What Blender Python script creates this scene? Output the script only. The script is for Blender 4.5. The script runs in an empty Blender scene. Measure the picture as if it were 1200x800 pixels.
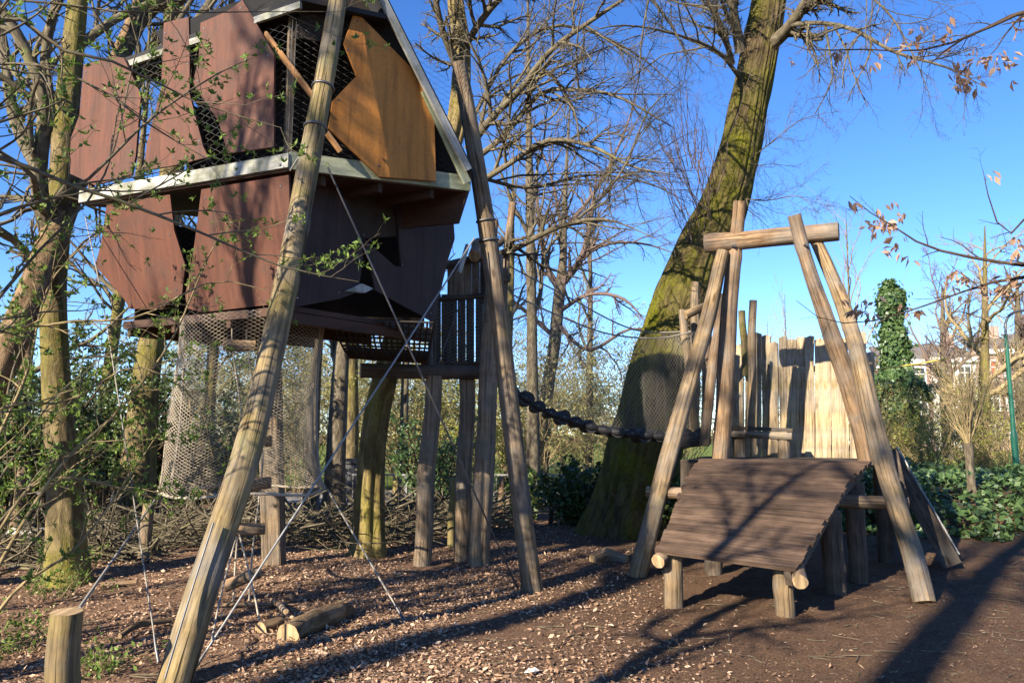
import bpy, math
import numpy as np

# ------------------------------------------------------------------ camera, sky, sun, exposure
SC = bpy.context.scene
COL = SC.collection
F_PX, PITCH, CAM_H = 880.0, math.radians(7.0), 1.6
cam_data = bpy.data.cameras.new('camera')
cam_data.sensor_width = 36.0
cam_data.lens = F_PX / 1200 * 36.0
cam_data.clip_start = 0.05
cam_data.clip_end = 2000
cam = bpy.data.objects.new('camera', cam_data)
COL.objects.link(cam)
cam.location = (0, 0, CAM_H)
cam.rotation_euler = (math.pi / 2 + PITCH, 0, 0)
SC.camera = cam

SUN_DIR = np.array([-0.64, -0.77])          # horizontal direction towards the sun
SUN_ELEV = math.radians(27)
world = bpy.data.worlds.new('World')
SC.world = world
world.use_nodes = True
wn = world.node_tree
bg = wn.nodes['Background']
sky = wn.nodes.new('ShaderNodeTexSky')
sky.sky_type = 'NISHITA'
sky.sun_disc = False
sky.sun_elevation = SUN_ELEV
sky.sun_rotation = math.atan2(SUN_DIR[0], SUN_DIR[1])
sky.altitude = 0
sky.air_density = 0.75
sky.dust_density = 0.0
sky.ozone_density = 3.0
hs = wn.nodes.new('ShaderNodeHueSaturation')
hs.inputs['Saturation'].default_value = 1.22
hs.inputs['Hue'].default_value = 0.510
wn.links.new(sky.outputs[0], hs.inputs['Color'])
wn.links.new(hs.outputs[0], bg.inputs[0])
bg.inputs[1].default_value = 0.10
sun_data = bpy.data.lights.new('sun', 'SUN')
sun_data.energy = 5.0
sun_data.angle = math.radians(0.5)
sun_data.color = (1.0, 0.88, 0.70)
sun = bpy.data.objects.new('sun', sun_data)
COL.objects.link(sun)
ce = math.cos(SUN_ELEV)
sd = np.array([SUN_DIR[0] * ce, SUN_DIR[1] * ce, math.sin(SUN_ELEV)])
from mathutils import Vector
sun.rotation_euler = Vector(sd).to_track_quat('Z', 'Y').to_euler()
sun.location = (-20, -24, 16)
vs = SC.view_settings
vs.view_transform = 'Standard'
vs.look = 'None'
vs.exposure = 1.58
vs.gamma = 1.0
vs.use_curve_mapping = False
SC.render.engine = 'CYCLES'
SC.cycles.max_bounces = 5
SC.cycles.diffuse_bounces = 3
SC.cycles.glossy_bounces = 2
SC.cycles.transmission_bounces = 3
SC.cycles.transparent_max_bounces = 6
SC.cycles.use_denoising = True

# ------------------------------------------------------------------ helpers: picture point -> place
SP, CP = math.sin(PITCH), math.cos(PITCH)
def ray(px, py):
    a = (px - 600) / F_PX
    b = (400 - py) / F_PX
    return np.array([a, CP - b * SP, SP + b * CP])
EYE = np.array([0, 0, CAM_H])
def at(px, py, Y):
    d = ray(px, py)
    return EYE + d * (Y / d[1])
def gnd(px, py, z=0.0):
    d = ray(px, py)
    return EYE + d * ((z - CAM_H) / d[2])
def onplane(px, py, p0, n):
    d = ray(px, py)
    return EYE + d * (np.dot(np.asarray(p0) - EYE, n) / np.dot(d, n))
def atz(px, py, z):
    return gnd(px, py, z)
def unit(v):
    v = np.asarray(v, float)
    return v / max(np.linalg.norm(v), 1e-9)
def A(*v):
    return np.array(v, float)
UP = A(0, 0, 1)

def rng(seed):
    return np.random.default_rng(seed)

# ------------------------------------------------------------------ mesh builder
WORLD = {}
class MB:
    def __init__(self):
        self.v, self.f, self.n = [], [], 0
    def add(self, verts, faces, uv=None, smooth=False, mi=0):
        verts = np.asarray(verts, float).reshape(-1, 3)
        faces = np.asarray(faces, int)
        if uv is None:
            uv = np.zeros(faces.shape + (2,))
        self.v.append(verts)
        self.f.append((faces + self.n, np.asarray(uv, float), smooth, mi))
        self.n += len(verts)
    # --- batches of tubes
    def tubes(self, P, Rd, S=4, caps=False, smooth=True, mi=0, cap_mi=None, ridge=None, closed=False):
        P = np.asarray(P, float); Rd = np.asarray(Rd, float)
        if P.ndim == 2:
            P = P[None]; Rd = np.broadcast_to(Rd, P.shape[1])[None]
        N, K = P.shape[:2]
        if N == 0:
            return
        T = np.gradient(P, axis=1)
        if closed:
            T = np.roll(P, -1, 1) - np.roll(P, 1, 1)
        T /= np.maximum(np.linalg.norm(T, axis=2, keepdims=True), 1e-9)
        m = T.mean(1)
        ref = np.where((np.abs(m[:, 2]) > 0.75 * np.maximum(np.linalg.norm(m, axis=1), 1e-6))[:, None], A(0.02, 1, 0), A(0.01, 0.02, 1))
        n1 = np.cross(T, ref[:, None, :]); n1 /= np.maximum(np.linalg.norm(n1, axis=2, keepdims=True), 1e-9)
        n2 = np.cross(T, n1)
        ang = np.arange(S) / S * 2 * math.pi
        seg = np.zeros((N, K)); seg[:, 1:] = np.cumsum(np.linalg.norm(np.diff(P, axis=1), axis=2), axis=1)
        rr = Rd[:, :, None] * np.ones(S)
        if ridge is not None:
            rr = rr * ridge(ang[None, None, :], seg[:, :, None])
        V = P[:, :, None, :] + rr[..., None] * (np.cos(ang)[None, None, :, None] * n1[:, :, None, :] + np.sin(ang)[None, None, :, None] * n2[:, :, None, :])
        idx = np.arange(N * K * S).reshape(N, K, S)
        kk = K if closed else K - 1
        a = idx[:, :kk]; b = np.roll(idx, -1, 1)[:, :kk]
        f = np.stack([a, np.roll(a, -1, 2), np.roll(b, -1, 2), b], -1).reshape(-1, 4)
        rm = np.maximum(Rd.mean(1), 1e-4)
        u0 = np.arange(S) / S * 2 * math.pi; u1 = (np.arange(S) + 1) / S * 2 * math.pi
        off = (np.arange(N) * 0.73) % 7
        U0 = (u0[None] * rm[:, None] + off[:, None])[:, None, :] * np.ones((1, kk, 1)); U1 = (u1[None] * rm[:, None] + off[:, None])[:, None, :] * np.ones((1, kk, 1))
        sv = np.concatenate([seg, seg[:, -1:] + seg[:, 1:2]], 1)
        V0 = sv[:, :kk, None] * np.ones(S) + off[:, None, None] * 3; V1 = sv[:, 1:kk + 1, None] * np.ones(S) + off[:, None, None] * 3
        uv = np.stack([np.stack([U0, V0], -1), np.stack([U1, V0], -1), np.stack([U1, V1], -1), np.stack([U0, V1], -1)], -2).reshape(-1, 4, 2)
        self.add(V.reshape(-1, 3), f, uv, smooth, mi)
        if caps:
            for k, flip in ((0, True), (K - 1, False)):
                ring = V[:, k]
                cen = ring.mean(1, keepdims=True)
                VV = np.concatenate([ring, cen], 1)
                j = np.arange(N)[:, None] * (S + 1)
                s = np.arange(S)[None]
                t = np.stack([j + s, j + (s + 1) % S, j + S + 0 * s], -1)
                if flip:
                    t = t[..., ::-1]
                c2 = np.stack([np.cos(ang), np.sin(ang)], -1)
                cu = np.stack([c2, np.roll(c2, -1, 0), np.zeros_like(c2)], 1)
                if flip:
                    cu = cu[:, ::-1]
                cu = cu[None] * rm[:, None, None, None]
                self.add(VV.reshape(-1, 3), t.reshape(-1, 3), (cu + 3.3).reshape(-1, 3, 2), False, mi if cap_mi is None else cap_mi)
    def log(self, pts, radii, S=18, K=26, seed=0, wob=0.06, cap_mi=1, mi=0):
        S = int(S * 1.4); K = int(K * 1.8)
        P, R_ = smooth_line(pts, radii, K)
        g = rng(seed + 101)
        ph = g.uniform(0, 6.28, 8); fr = g.uniform(0.6, 5.0, 8)
        ln = np.linalg.norm(P[-1] - P[0])
        P = P + min(0.012, 0.004 * ln) * np.stack([np.sin(np.linspace(0, 9, K) + ph[0]), np.sin(np.linspace(0, 11, K) + ph[1]), np.zeros(K)], 1)
        ka = g.uniform(0, 6.28, 7); ks = g.uniform(0, ln, 7); kh = g.uniform(.05, .17, 7)
        def ridge(a, s):
            kn = sum(kh[i] * np.exp(-((1 - np.cos(a - ka[i])) * 9 + ((s - ks[i]) / .07) ** 2)) for i in range(7))
            return 1 + kn + wob * (0.4 * np.sin(2 * a + ph[2] + fr[0] * s) + 0.3 * np.sin(3 * a + ph[3] - fr[1] * s) + 0.35 * np.sin(a + fr[2] * s * 1.6 + ph[4]) + 0.30 * np.sin(5 * a + ph[5] + fr[3] * s * 0.5) - 0.5 * np.exp(-(1 - np.cos(a - ph[7] - .35 * np.sin(s * 1.1))) * 160) + 0.2 * np.sin(8 * a + ph[6]))
        self.tubes(P, R_, S, caps=True, cap_mi=cap_mi, ridge=ridge, mi=mi)
        return P, R_
    def box(self, c, ax, ay, az, hx, hy, hz, along=2, mi=0, jit=0.0, g=None):
        ax, ay, az = unit(ax), unit(ay), unit(az)
        c = np.asarray(c, float)
        s = np.array([[-1,-1,-1],[1,-1,-1],[1,1,-1],[-1,1,-1],[-1,-1,1],[1,-1,1],[1,1,1],[-1,1,1]], float)
        if jit and g is not None:
            s = s + g.uniform(-jit, jit, s.shape)
        loc = s * A(hx, hy, hz)
        V = c + loc[:, 0:1] * ax + loc[:, 1:2] * ay + loc[:, 2:3] * az
        f = np.array([[0,3,2,1],[4,5,6,7],[0,1,5,4],[1,2,6,5],[2,3,7,6],[3,0,4,7]])
        o = [i for i in range(3) if i != along]
        off = A(c[0] * 1.7 + c[2] * .9, c[1] * 1.3 + c[2] * .31)
        uvv = np.stack([loc[:, o[0]] + loc[:, o[1]], loc[:, along]], -1) + off
        self.add(V, f, uvv[f], False, mi)
    def beam(self, p0, p1, w, h, upv=UP, mi=0):
        p0 = np.asarray(p0, float); p1 = np.asarray(p1, float)
        z = unit(p1 - p0); x = unit(np.cross(z, upv)); y = np.cross(x, z)
        self.box((p0 + p1) / 2, x, y, z, w / 2, h / 2, np.linalg.norm(p1 - p0) / 2, 2, mi)
    def slab(self, pts, n, thick, along=UP, mi=0):
        pts = np.asarray(pts, float); n = unit(n)
        k = len(pts)
        along = unit(np.asarray(along) - np.dot(along, n) * n); ac = np.cross(along, n)
        back = pts - n * thick
        uv = np.stack([pts @ ac, pts @ along], -1)
        self.add(pts, [list(range(k))], uv[None], False, mi)
        self.add(back, [list(range(k))[::-1]], uv[::-1][None], False, mi)
        V = np.concatenate([pts, back]); i = np.arange(k); j = (i + 1) % k
        f = np.stack([i, i + k, j + k, j], -1)
        uu = np.stack([uv[i], uv[i] + A(thick, 0), uv[j] + A(thick, 0), uv[j]], 1)
        self.add(V, f, uu, False, mi)
    def leaves(self, pos, size, g, shape=0.5, fold=0.25, flat=None, mi=0, dirs=None, nrm=None, nj=0.45):
        pos = np.asarray(pos, float); N = len(pos)
        if N == 0:
            return
        d = g.normal(size=(N, 3)) if dirs is None else np.asarray(dirs, float) + g.normal(size=(N, 3)) * 0.3
        if flat is not None:
            d[:, 2] *= flat
        d /= np.linalg.norm(d, axis=1, keepdims=True)
        q = g.normal(size=(N, 3))
        if flat is not None:
            q[:, 2] *= flat
        sdir = np.cross(d, q)
        if flat is not None:
            nn = A(0, 0, 1) + g.normal(size=(N, 3)) * flat
            sdir = np.cross(d, nn)
        if nrm is not None:
            sdir = np.cross(d, np.asarray(nrm, float) + g.normal(size=(N, 3)) * nj)
        sdir /= np.maximum(np.linalg.norm(sdir, axis=1, keepdims=True), 1e-9)
        n = np.cross(d, sdir)
        L = (size * g.uniform(0.6, 1.35, N))[:, None]
        w = L * shape * g.uniform(0.7, 1.2, (N, 1))
        fo = fold * w * g.uniform(-1, 1, (N, 1))
        v0 = pos; v1 = pos + d * L * 0.45 + sdir * w / 2 + n * fo; v2 = pos + d * L + n * fo * 0.6; v3 = pos + d * L * 0.45 - sdir * w / 2 + n * fo
        V = np.stack([v0, v1, v2, v3], 1).reshape(-1, 3)
        self.add(V, np.arange(N * 4).reshape(N, 4), None, False, mi)
    def build(self, name, mats, parent=None, origin=None, bevel=0):
        V = np.concatenate(self.v)
        if origin is None:
            lo, hi = V.min(0), V.max(0)
            origin = A((lo[0] + hi[0]) / 2, (lo[1] + hi[1]) / 2, lo[2])
        me = bpy.data.meshes.new(name)
        vi = np.concatenate([f.reshape(-1) for f, *_ in self.f])
        tot = np.concatenate([np.full(len(f), f.shape[1]) for f, *_ in self.f])
        uv = np.concatenate([u.reshape(-1, 2) for _, u, *_ in self.f])
        sm = np.concatenate([np.full(len(f), s) for f, _, s, _ in self.f])
        mi = np.concatenate([np.full(len(f), m) for f, _, _, m in self.f])
        me.vertices.add(len(V)); me.vertices.foreach_set('co', (V - origin).astype(np.float32).ravel())
        me.loops.add(len(vi)); me.loops.foreach_set('vertex_index', vi.astype(np.int32))
        me.polygons.add(len(tot))
        st = np.zeros(len(tot), np.int32); st[1:] = np.cumsum(tot)[:-1]
        me.polygons.foreach_set('loop_start', st)
        me.polygons.foreach_set('loop_total', tot.astype(np.int32))
        me.polygons.foreach_set('use_smooth', sm.astype(bool))
        me.polygons.foreach_set('material_index', mi.astype(np.int32))
        ul = me.uv_layers.new(name='UVMap')
        ul.data.foreach_set('uv', uv.astype(np.float32).ravel())
        me.update(calc_edges=True); me.validate()
        for m in (mats if isinstance(mats, (list, tuple)) else [mats]):
            me.materials.append(m)
        o = bpy.data.objects.new(name, me)
        COL.objects.link(o)
        if parent is not None:
            o.parent = parent
            o.location = Vector(origin - WORLD[parent])
        else:
            o.location = Vector(origin)
        WORLD[o] = np.asarray(origin, float)
        if bevel:
            b = o.modifiers.new('Bevel', 'BEVEL'); b.width = bevel; b.segments = 2; b.limit_method = 'ANGLE'
        return o

def smooth_line(pts, radii, K):
    P = np.asarray(pts, float); R_ = np.asarray(radii, float)
    if R_.ndim == 0:
        R_ = np.full(len(P), float(R_))
    if len(P) == 2:
        t = np.linspace(0, 1, K)[:, None]
        return P[0] * (1 - t) + P[1] * t, np.interp(t[:, 0], [0, 1], R_)
    s = np.zeros(len(P)); s[1:] = np.cumsum(np.linalg.norm(np.diff(P, axis=0), axis=1))
    E = np.concatenate([[2 * P[0] - P[1]], P, [2 * P[-1] - P[-2]]])
    q = np.linspace(0, s[-1], K)
    out = []
    for x in q:
        i = min(int(np.searchsorted(s, x, side='right') - 1), len(P) - 2)
        t = (x - s[i]) / max(s[i + 1] - s[i], 1e-9)
        p0, p1, p2, p3 = E[i], E[i + 1], E[i + 2], E[i + 3]
        out.append(0.5 * (2 * p1 + (p2 - p0) * t + (2 * p0 - 5 * p1 + 4 * p2 - p3) * t * t + (3 * p1 - p0 - 3 * p2 + p3) * t ** 3))
    return np.array(out), np.interp(q, s, R_)

def tag(o, label=None, cat=None, group=None, kind=None):
    if label: o['label'] = label
    if cat: o['category'] = cat
    if group: o['group'] = group
    if kind: o['kind'] = kind
    return o
def thing(name, label, cat, loc, group=None):
    o = bpy.data.objects.new(name, None)
    o.empty_display_size = 0.2
    COL.objects.link(o)
    o.location = Vector(np.asarray(loc, float))
    WORLD[o] = np.asarray(loc, float)
    return tag(o, label, cat, group)

# ------------------------------------------------------------------ branches
def spawn(P, Rd, M, lr, ang, rr, t0, t1, K, up, curl, g, taper=0.35, lmin=0.0, rmin=0.0012, lenabs=None):
    N, K0 = P.shape[:2]
    L0 = np.linalg.norm(np.diff(P, axis=1), axis=2).sum(1)
    t = t0 + (t1 - t0) * ((np.arange(M)[None] + g.uniform(0, 1, (N, M))) / M)
    x = np.clip(t, 0, 0.999) * (K0 - 1); i = x.astype(int); f = (x - i)[..., None]
    n = np.arange(N)[:, None]
    p = P[n, i] * (1 - f) + P[n, i + 1] * f
    T = P[n, i + 1] - P[n, i]; T /= np.maximum(np.linalg.norm(T, axis=2, keepdims=True), 1e-9)
    r = Rd[n, i] * (1 - f[..., 0]) + Rd[n, i + 1] * f[..., 0]
    q = g.normal(size=T.shape)
    a = np.cross(T, q); a /= np.maximum(np.linalg.norm(a, axis=2, keepdims=True), 1e-9)
    th = ang * g.uniform(0.6, 1.35, (N, M))[..., None]
    d = np.cos(th) * T + np.sin(th) * a
    L = (L0[:, None] * lr if lenabs is None else lenabs) * (1 - 0.5 * t) * g.uniform(0.55, 1.35, (N, M))
    L = np.maximum(L, lmin)
    r0 = np.maximum(np.minimum(r * rr, r * 0.85), rmin)
    p = p.reshape(-1, 3); d = d.reshape(-1, 3); L = L.reshape(-1); r0 = r0.reshape(-1)
    out = [p]
    st = (L / (K - 1))[:, None]
    for k in range(K - 1):
        d = d + g.normal(size=d.shape) * curl + A(0, 0, up)
        d /= np.linalg.norm(d, axis=1, keepdims=True)
        p = p + d * st
        out.append(p)
    return np.stack(out, 1), r0[:, None] * np.linspace(1, taper, K)[None]
def pts_on(P, n, g, tmin=0.2):
    N, K = P.shape[:2]
    i = g.integers(0, N, n); x = g.uniform(tmin, 0.999, n) * (K - 1); k = x.astype(int); f = (x - k)[:, None]
    return P[i, k] * (1 - f) + P[i, k + 1] * f
def resample(limbs, K=14):
    Ps, Rs = [], []
    for pts, rad in limbs:
        p, r = smooth_line(pts, rad, K); Ps.append(p); Rs.append(r)
    return np.array(Ps), np.array(Rs)

# ------------------------------------------------------------------ materials
class NT:
    def __init__(self, name, rough=0.85, spec=0.25):
        self.m = bpy.data.materials.new(name); self.m.use_nodes = True
        self.t = self.m.node_tree; self.b = self.t.nodes['Principled BSDF']
        self.b.inputs['Roughness'].default_value = rough
        self.b.inputs['Specular IOR Level'].default_value = spec
    def n(self, typ, **kw):
        x = self.t.nodes.new(typ)
        for k, v in kw.items():
            if k in x.inputs.keys(): x.inputs[k].default_value = v
            else: setattr(x, k, v)
        return x
    def l(self, a, b): self.t.links.new(a, b)
    def coord(self, kind, scale):
        tc = self.n('ShaderNodeTexCoord'); mp = self.n('ShaderNodeMapping')
        mp.inputs['Scale'].default_value = scale
        self.l(tc.outputs[kind], mp.inputs['Vector']); return mp.outputs[0]
    def noise(self, vec, scale, detail=4, rough=0.6, dist=0.0):
        x = self.n('ShaderNodeTexNoise', Scale=scale, Detail=detail, Roughness=rough, Distortion=dist)
        self.l(vec, x.inputs['Vector']); return x.outputs['Fac']
    def ramp(self, fac, stops):
        x = self.n('ShaderNodeValToRGB'); e = x.color_ramp.elements
        while len(e) < len(stops): e.new(0.5)
        for el, (p, c) in zip(e, stops):
            el.position = p; el.color = tuple(c) + (1,) if len(c) == 3 else c
        self.l(fac, x.inputs[0]); return x.outputs[0]
    def rampf(self, fac, p0, p1): return self.ramp(fac, [(p0, (0, 0, 0)), (p1, (1, 1, 1))])
    def mix(self, fac, a, b, mode='MIX'):
        x = self.n('ShaderNodeMix', data_type='RGBA', blend_type=mode)
        for s, v in ((0, fac), (6, a), (7, b)):
            if hasattr(v, 'is_linked'): self.l(v, x.inputs[s])
            elif s == 0: x.inputs[0].default_value = v
            else: x.inputs[s].default_value = tuple(v) + (1,)
        return x.outputs[2]
    def mul(self, c, v):
        x = self.n('ShaderNodeMix', data_type='RGBA', blend_type='MULTIPLY'); x.inputs[0].default_value = 1
        self.l(c, x.inputs[6]); self.l(v, x.inputs[7]); return x.outputs[2]
    def color(self, c):
        if hasattr(c, 'is_linked'): self.l(c, self.b.inputs['Base Color'])
        else: self.b.inputs['Base Color'].default_value = tuple(c) + (1,)
    def bump(self, h, strength=0.5, dist=0.02):
        x = self.n('ShaderNodeBump', Strength=strength, Distance=dist)
        self.l(h, x.inputs['Height']); self.l(x.outputs[0], self.b.inputs['Normal'])

def c_mul(c, k): return tuple(min(1, x * k) for x in c)

def wood_mat(name, base, dark, moss=0.0, grain=1.0, bump=0.5, island=0.25, crack=0.5, grey=0.35, knots=True):
    m = NT(name, 0.85, 0.2)
    uv = m.coord('UV', (26 * grain, 1.6, 1))
    n1 = m.noise(uv, 1.6, 6, 0.65, 0.3)
    c = m.ramp(n1, [(0.32, c_mul(dark, 0.9)), (0.48, base), (0.68, c_mul(base, 1.4))])
    c = m.mul(c, m.ramp(m.noise(m.coord('UV', (9 * grain, 0.7, 1)), 1.3, 5, 0.65, 0.5), [(0.3, (0.5, 0.47, 0.43)), (0.5, (0.95, 0.95, 0.95)), (0.7, (1.2, 1.18, 1.12))]))
    uc = m.coord('UV', (34 * grain, 0.55, 1))
    cr = m.rampf(m.noise(uc, 1.3, 4, 0.6, 0.3), 0.35, 0.45)
    dk = m.mix(cr, c_mul(dark, 0.35), (1, 1, 1))
    dkk = m.mix(crack, (1, 1, 1), dk)
    c = m.mul(c, dkk)
    ob = m.coord('Object', (1, 1, 1))
    st = m.noise(ob, 2.3, 5, 0.6)
    g_ = sum(base) / 3
    c = m.mix(m.rampf(st, 0.42, 0.75), c, (g_ * 0.95, g_ * 0.93, g_ * 0.88)) if grey else c
    c = m.mul(c, m.ramp(m.noise(ob, 5.5, 4, 0.6), [(0.3, (0.68, 0.66, 0.64)), (0.65, (1.12, 1.1, 1.08))]))
    if knots:
        vo = m.n('ShaderNodeTexVoronoi', Scale=1.0); m.l(m.coord('UV', (5, 1.7, 1)), vo.inputs['Vector'])
        c = m.mul(c, m.ramp(vo.outputs['Distance'], [(0.05, (0.45, 0.4, 0.35)), (0.13, (1, 1, 1))]))
    if moss:
        mn = m.noise(ob, 3.1, 6, 0.7)
        c = m.mix(m.rampf(mn, 0.62 - 0.3 * moss, 0.85 - 0.25 * moss), c, (0.13, 0.125, 0.03))
    if island:
        ge = m.n('ShaderNodeNewGeometry')
        c = m.mul(c, m.ramp(ge.outputs['Random Per Island'], [(0, (1 - island, 1 - island, 1 - island)), (1, (1 + island, 1 + island * .95, 1 + island * .9))]))
    m.color(c)
    h = m.mul(n1, cr)
    m.bump(h, bump, 0.012)
    return m.m

def bark_mat(name, base, dark, moss=(0.12, 0.12, 0.02), amount=0.5, su=14, sv=3.5, bump=0.9, dist=0.04):
    m = NT(name, 0.92, 0.1)
    uv = m.coord('UV', (su, sv, 1))
    n1 = m.noise(uv, 1.0, 7, 0.68, 0.6)
    c = m.ramp(n1, [(0.28, c_mul(dark, 0.6)), (0.45, dark), (0.62, base), (0.85, c_mul(base, 1.3))])
    ob = m.coord('Object', (1, 1, 0.55))
    mn = m.noise(ob, 1.5, 7, 0.72)
    mc = m.ramp(m.noise(m.coord('Object', (1, 1, 1)), 26, 4, 0.7), [(0.3, c_mul(moss, 0.45)), (0.7, c_mul(moss, 1.3))])
    c = m.mix(m.rampf(mn, 0.68 - 0.4 * amount, 0.86 - 0.34 * amount), c, mc)
    m.color(c)
    m.bump(n1, bump, dist)
    return m.m

def leaf_mat(name, c0, c1, c2=None, trans=0.35, rough=0.55, spec=0.3):
    m = NT(name, rough, spec)
    ge = m.n('ShaderNodeNewGeometry')
    stops = [(0.0, c0), (0.6, c1)] + ([(1.0, c2)] if c2 else [])
    c = m.ramp(ge.outputs['Random Per Island'], stops)
    m.color(c)
    if trans:
        tr = m.n('ShaderNodeBsdfTranslucent'); m.l(c, tr.inputs['Color'])
        mx = m.n('ShaderNodeMixShader'); mx.inputs[0].default_value = trans
        m.l(m.b.outputs[0], mx.inputs[1]); m.l(tr.outputs[0], mx.inputs[2])
        out = [n for n in m.t.nodes if n.type == 'OUTPUT_MATERIAL'][0]
        m.l(mx.outputs[0], out.inputs['Surface'])
    return m.m

def plain_mat(name, c, rough=0.6, metal=0.0, var=0.25, scale=8, spec=0.3, bump=0.15, dist=0.004):
    m = NT(name, rough, spec); m.b.inputs['Metallic'].default_value = metal
    ob = m.coord('Object', (1, 1, 1)); n = m.noise(ob, scale, 6, 0.65)
    m.color(m.ramp(n, [(0.25, c_mul(c, 1 - var)), (0.75, c_mul(c, 1 + var))]))
    m.bump(n, bump, dist)
    return m.m

def painted_board(name, c, worn, rough=0.7, streak=0.35):
    m = NT(name, rough, 0.3)
    uv = m.coord('UV', (16, 1.1, 1))
    n1 = m.noise(uv, 1.4, 6, 0.65)
    ob = m.coord('Object', (1, 1, 1)); n2 = m.noise(ob, 2.6, 6, 0.65); n3 = m.noise(ob, 45, 4, 0.6)
    cc = m.ramp(n1, [(0.2, c_mul(c, 1 - streak)), (0.55, c), (0.85, c_mul(c, 1 + streak))])
    cc = m.mix(m.rampf(n2, 0.45, 0.66), cc, worn)
    cc = m.mul(cc, m.ramp(n3, [(0.3, (0.85, 0.85, 0.85)), (0.7, (1.1, 1.1, 1.1))]))
    ge = m.n('ShaderNodeNewGeometry')
    cc = m.mul(cc, m.ramp(m.noise(m.coord('UV', (5, .5, 1)), 1.3, 6, 0.7, .6), [(0.32, (0.55, 0.52, 0.5)), (0.5, (1, 1, 1)), (0.72, (1.22, 1.2, 1.16))]))
    m.color(cc)
    m.bump(n1, 0.25, 0.006)
    return m.m

M = {}
M['log'] = wood_mat('weathered_log', (0.235, 0.168, 0.095), (0.10, 0.068, 0.037), moss=0.12, crack=0.75, bump=0.8)
M['log_tan'] = wood_mat('tan_log', (0.235, 0.155, 0.09), (0.11, 0.07, 0.038), grey=0.1, moss=0, crack=0.75, bump=0.8)
M['log_grey'] = wood_mat('grey_log', (0.215, 0.16, 0.105), (0.10, 0.07, 0.042), moss=0.15, crack=0.75, bump=0.8)
M['log_moss'] = wood_mat('mossy_log', (0.24, 0.18, 0.08), (0.11, 0.08, 0.035), moss=0.75)
M['pole'] = wood_mat('leaning_pole_wood', (0.265, 0.20, 0.10), (0.10, 0.07, 0.034), moss=0.32, crack=0.95, bump=0.9, grain=0.8)
M['stump'] = wood_mat('stump_wood', (0.16, 0.12, 0.06), (0.09, 0.065, 0.033), moss=0.45, crack=0.8)
M['end'] = wood_mat('end_grain', (0.36, 0.26, 0.15), (0.2, 0.13, 0.07), grain=1, island=0, grey=0, knots=False, crack=0.2)
M['picket'] = wood_mat('picket_wood', (0.345, 0.265, 0.16), (0.16, 0.12, 0.07), moss=0.3, island=0.4, crack=0.6, knots=True)
M['deck'] = wood_mat('dark_deck_boards', (0.098, 0.066, 0.047), (0.054, 0.035, 0.025), island=0.28, grey=0, crack=0.45, grain=1.6, knots=False)
M['dark_plank'] = wood_mat('dark_old_planks', (0.085, 0.065, 0.05), (0.04, 0.03, 0.022), island=0.2, crack=0.5)
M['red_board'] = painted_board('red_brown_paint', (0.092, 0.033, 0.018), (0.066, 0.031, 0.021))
M['shaded_board'] = painted_board('shaded_brown_paint', (0.034, 0.019, 0.018), (0.046, 0.027, 0.025))  # darker, purplish board colour with the shade under the ledge mixed in
M['tan_board'] = painted_board('ochre_plywood', (0.44, 0.175, 0.032), (0.36, 0.15, 0.038), streak=0.15)
M['soffit'] = painted_board('brown_soffit', (0.062, 0.028, 0.016), (0.042, 0.022, 0.013))
M['trim'] = painted_board('weathered_white_trim', (0.33, 0.335, 0.315), (0.12, 0.12, 0.075), streak=0.5)
M['trim_green'] = painted_board('algae_stained_trim', (0.26, 0.28, 0.20), (0.09, 0.11, 0.04), streak=0.5)
M['roof'] = plain_mat('black_roofing', (0.018, 0.018, 0.02), 0.8)
M['inside'] = plain_mat('interior_shade', (0.03, 0.022, 0.018), 0.9)  # near-black so the tree house interior reads as shaded
M['batten'] = wood_mat('fresh_batten', (0.50, 0.27, 0.12), (0.3, 0.15, 0.06), grey=0, island=0, crack=0.2)
M['steel'] = plain_mat('galvanised_steel', (0.24, 0.24, 0.235), 0.55, 0.4, 0.25)
M['steel_dark'] = plain_mat('dark_steel', (0.12, 0.12, 0.125), 0.5, 0.8, 0.3)
M['rope'] = plain_mat('beige_rope', (0.35, 0.30, 0.235), 0.95, 0, 0.25, 90, 0.05)
M['rope_grey'] = plain_mat('grey_rope', (0.23, 0.21, 0.18), 0.95, 0, 0.25, 90, 0.05)
M['rope_dark'] = plain_mat('dark_rope', (0.04, 0.036, 0.032), 0.95, 0, 0.3, 90, 0.05)
M['wire'] = plain_mat('dull_wire', (0.12, 0.12, 0.115), 0.55, 0.6, 0.2)
M['rubber'] = plain_mat('black_rubber', (0.014, 0.014, 0.015), 0.65, 0, 0.3, 20, 0.4, 0.3, 0.01)
M['oak'] = bark_mat('oak_bark', (0.13, 0.098, 0.052), (0.055, 0.04, 0.022), (0.135, 0.135, 0.012), 0.64, 17, 3.2, 1.0, 0.10)
M['bark_moss'] = bark_mat('mossy_bark', (0.20, 0.155, 0.08), (0.09, 0.07, 0.038), (0.17, 0.155, 0.025), 0.55, 16, 4)
M['bark_yellow'] = bark_mat('yellow_mossy_bark', (0.27, 0.205, 0.095), (0.12, 0.09, 0.04), (0.19, 0.165, 0.035), 0.55, 14, 2.4, 1.0, 0.06)
M['bark_brown'] = bark_mat('brown_bark', (0.23, 0.16, 0.095), (0.115, 0.075, 0.042), (0.16, 0.14, 0.04), 0.25, 14, 4)
M['bark_grey'] = bark_mat('grey_bark', (0.17, 0.145, 0.105), (0.08, 0.065, 0.045), (0.15, 0.14, 0.05), 0.35, 16, 5)
M['twig'] = bark_mat('twig_bark', (0.165, 0.145, 0.10), (0.085, 0.07, 0.048), (0.18, 0.17, 0.06), 0.3, 30, 8, 0.2)
M['twig_dark'] = bark_mat('dark_twig_bark', (0.085, 0.06, 0.042), (0.045, 0.03, 0.022), (0.08, 0.07, 0.03), 0.15, 30, 8, 0.2)
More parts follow.
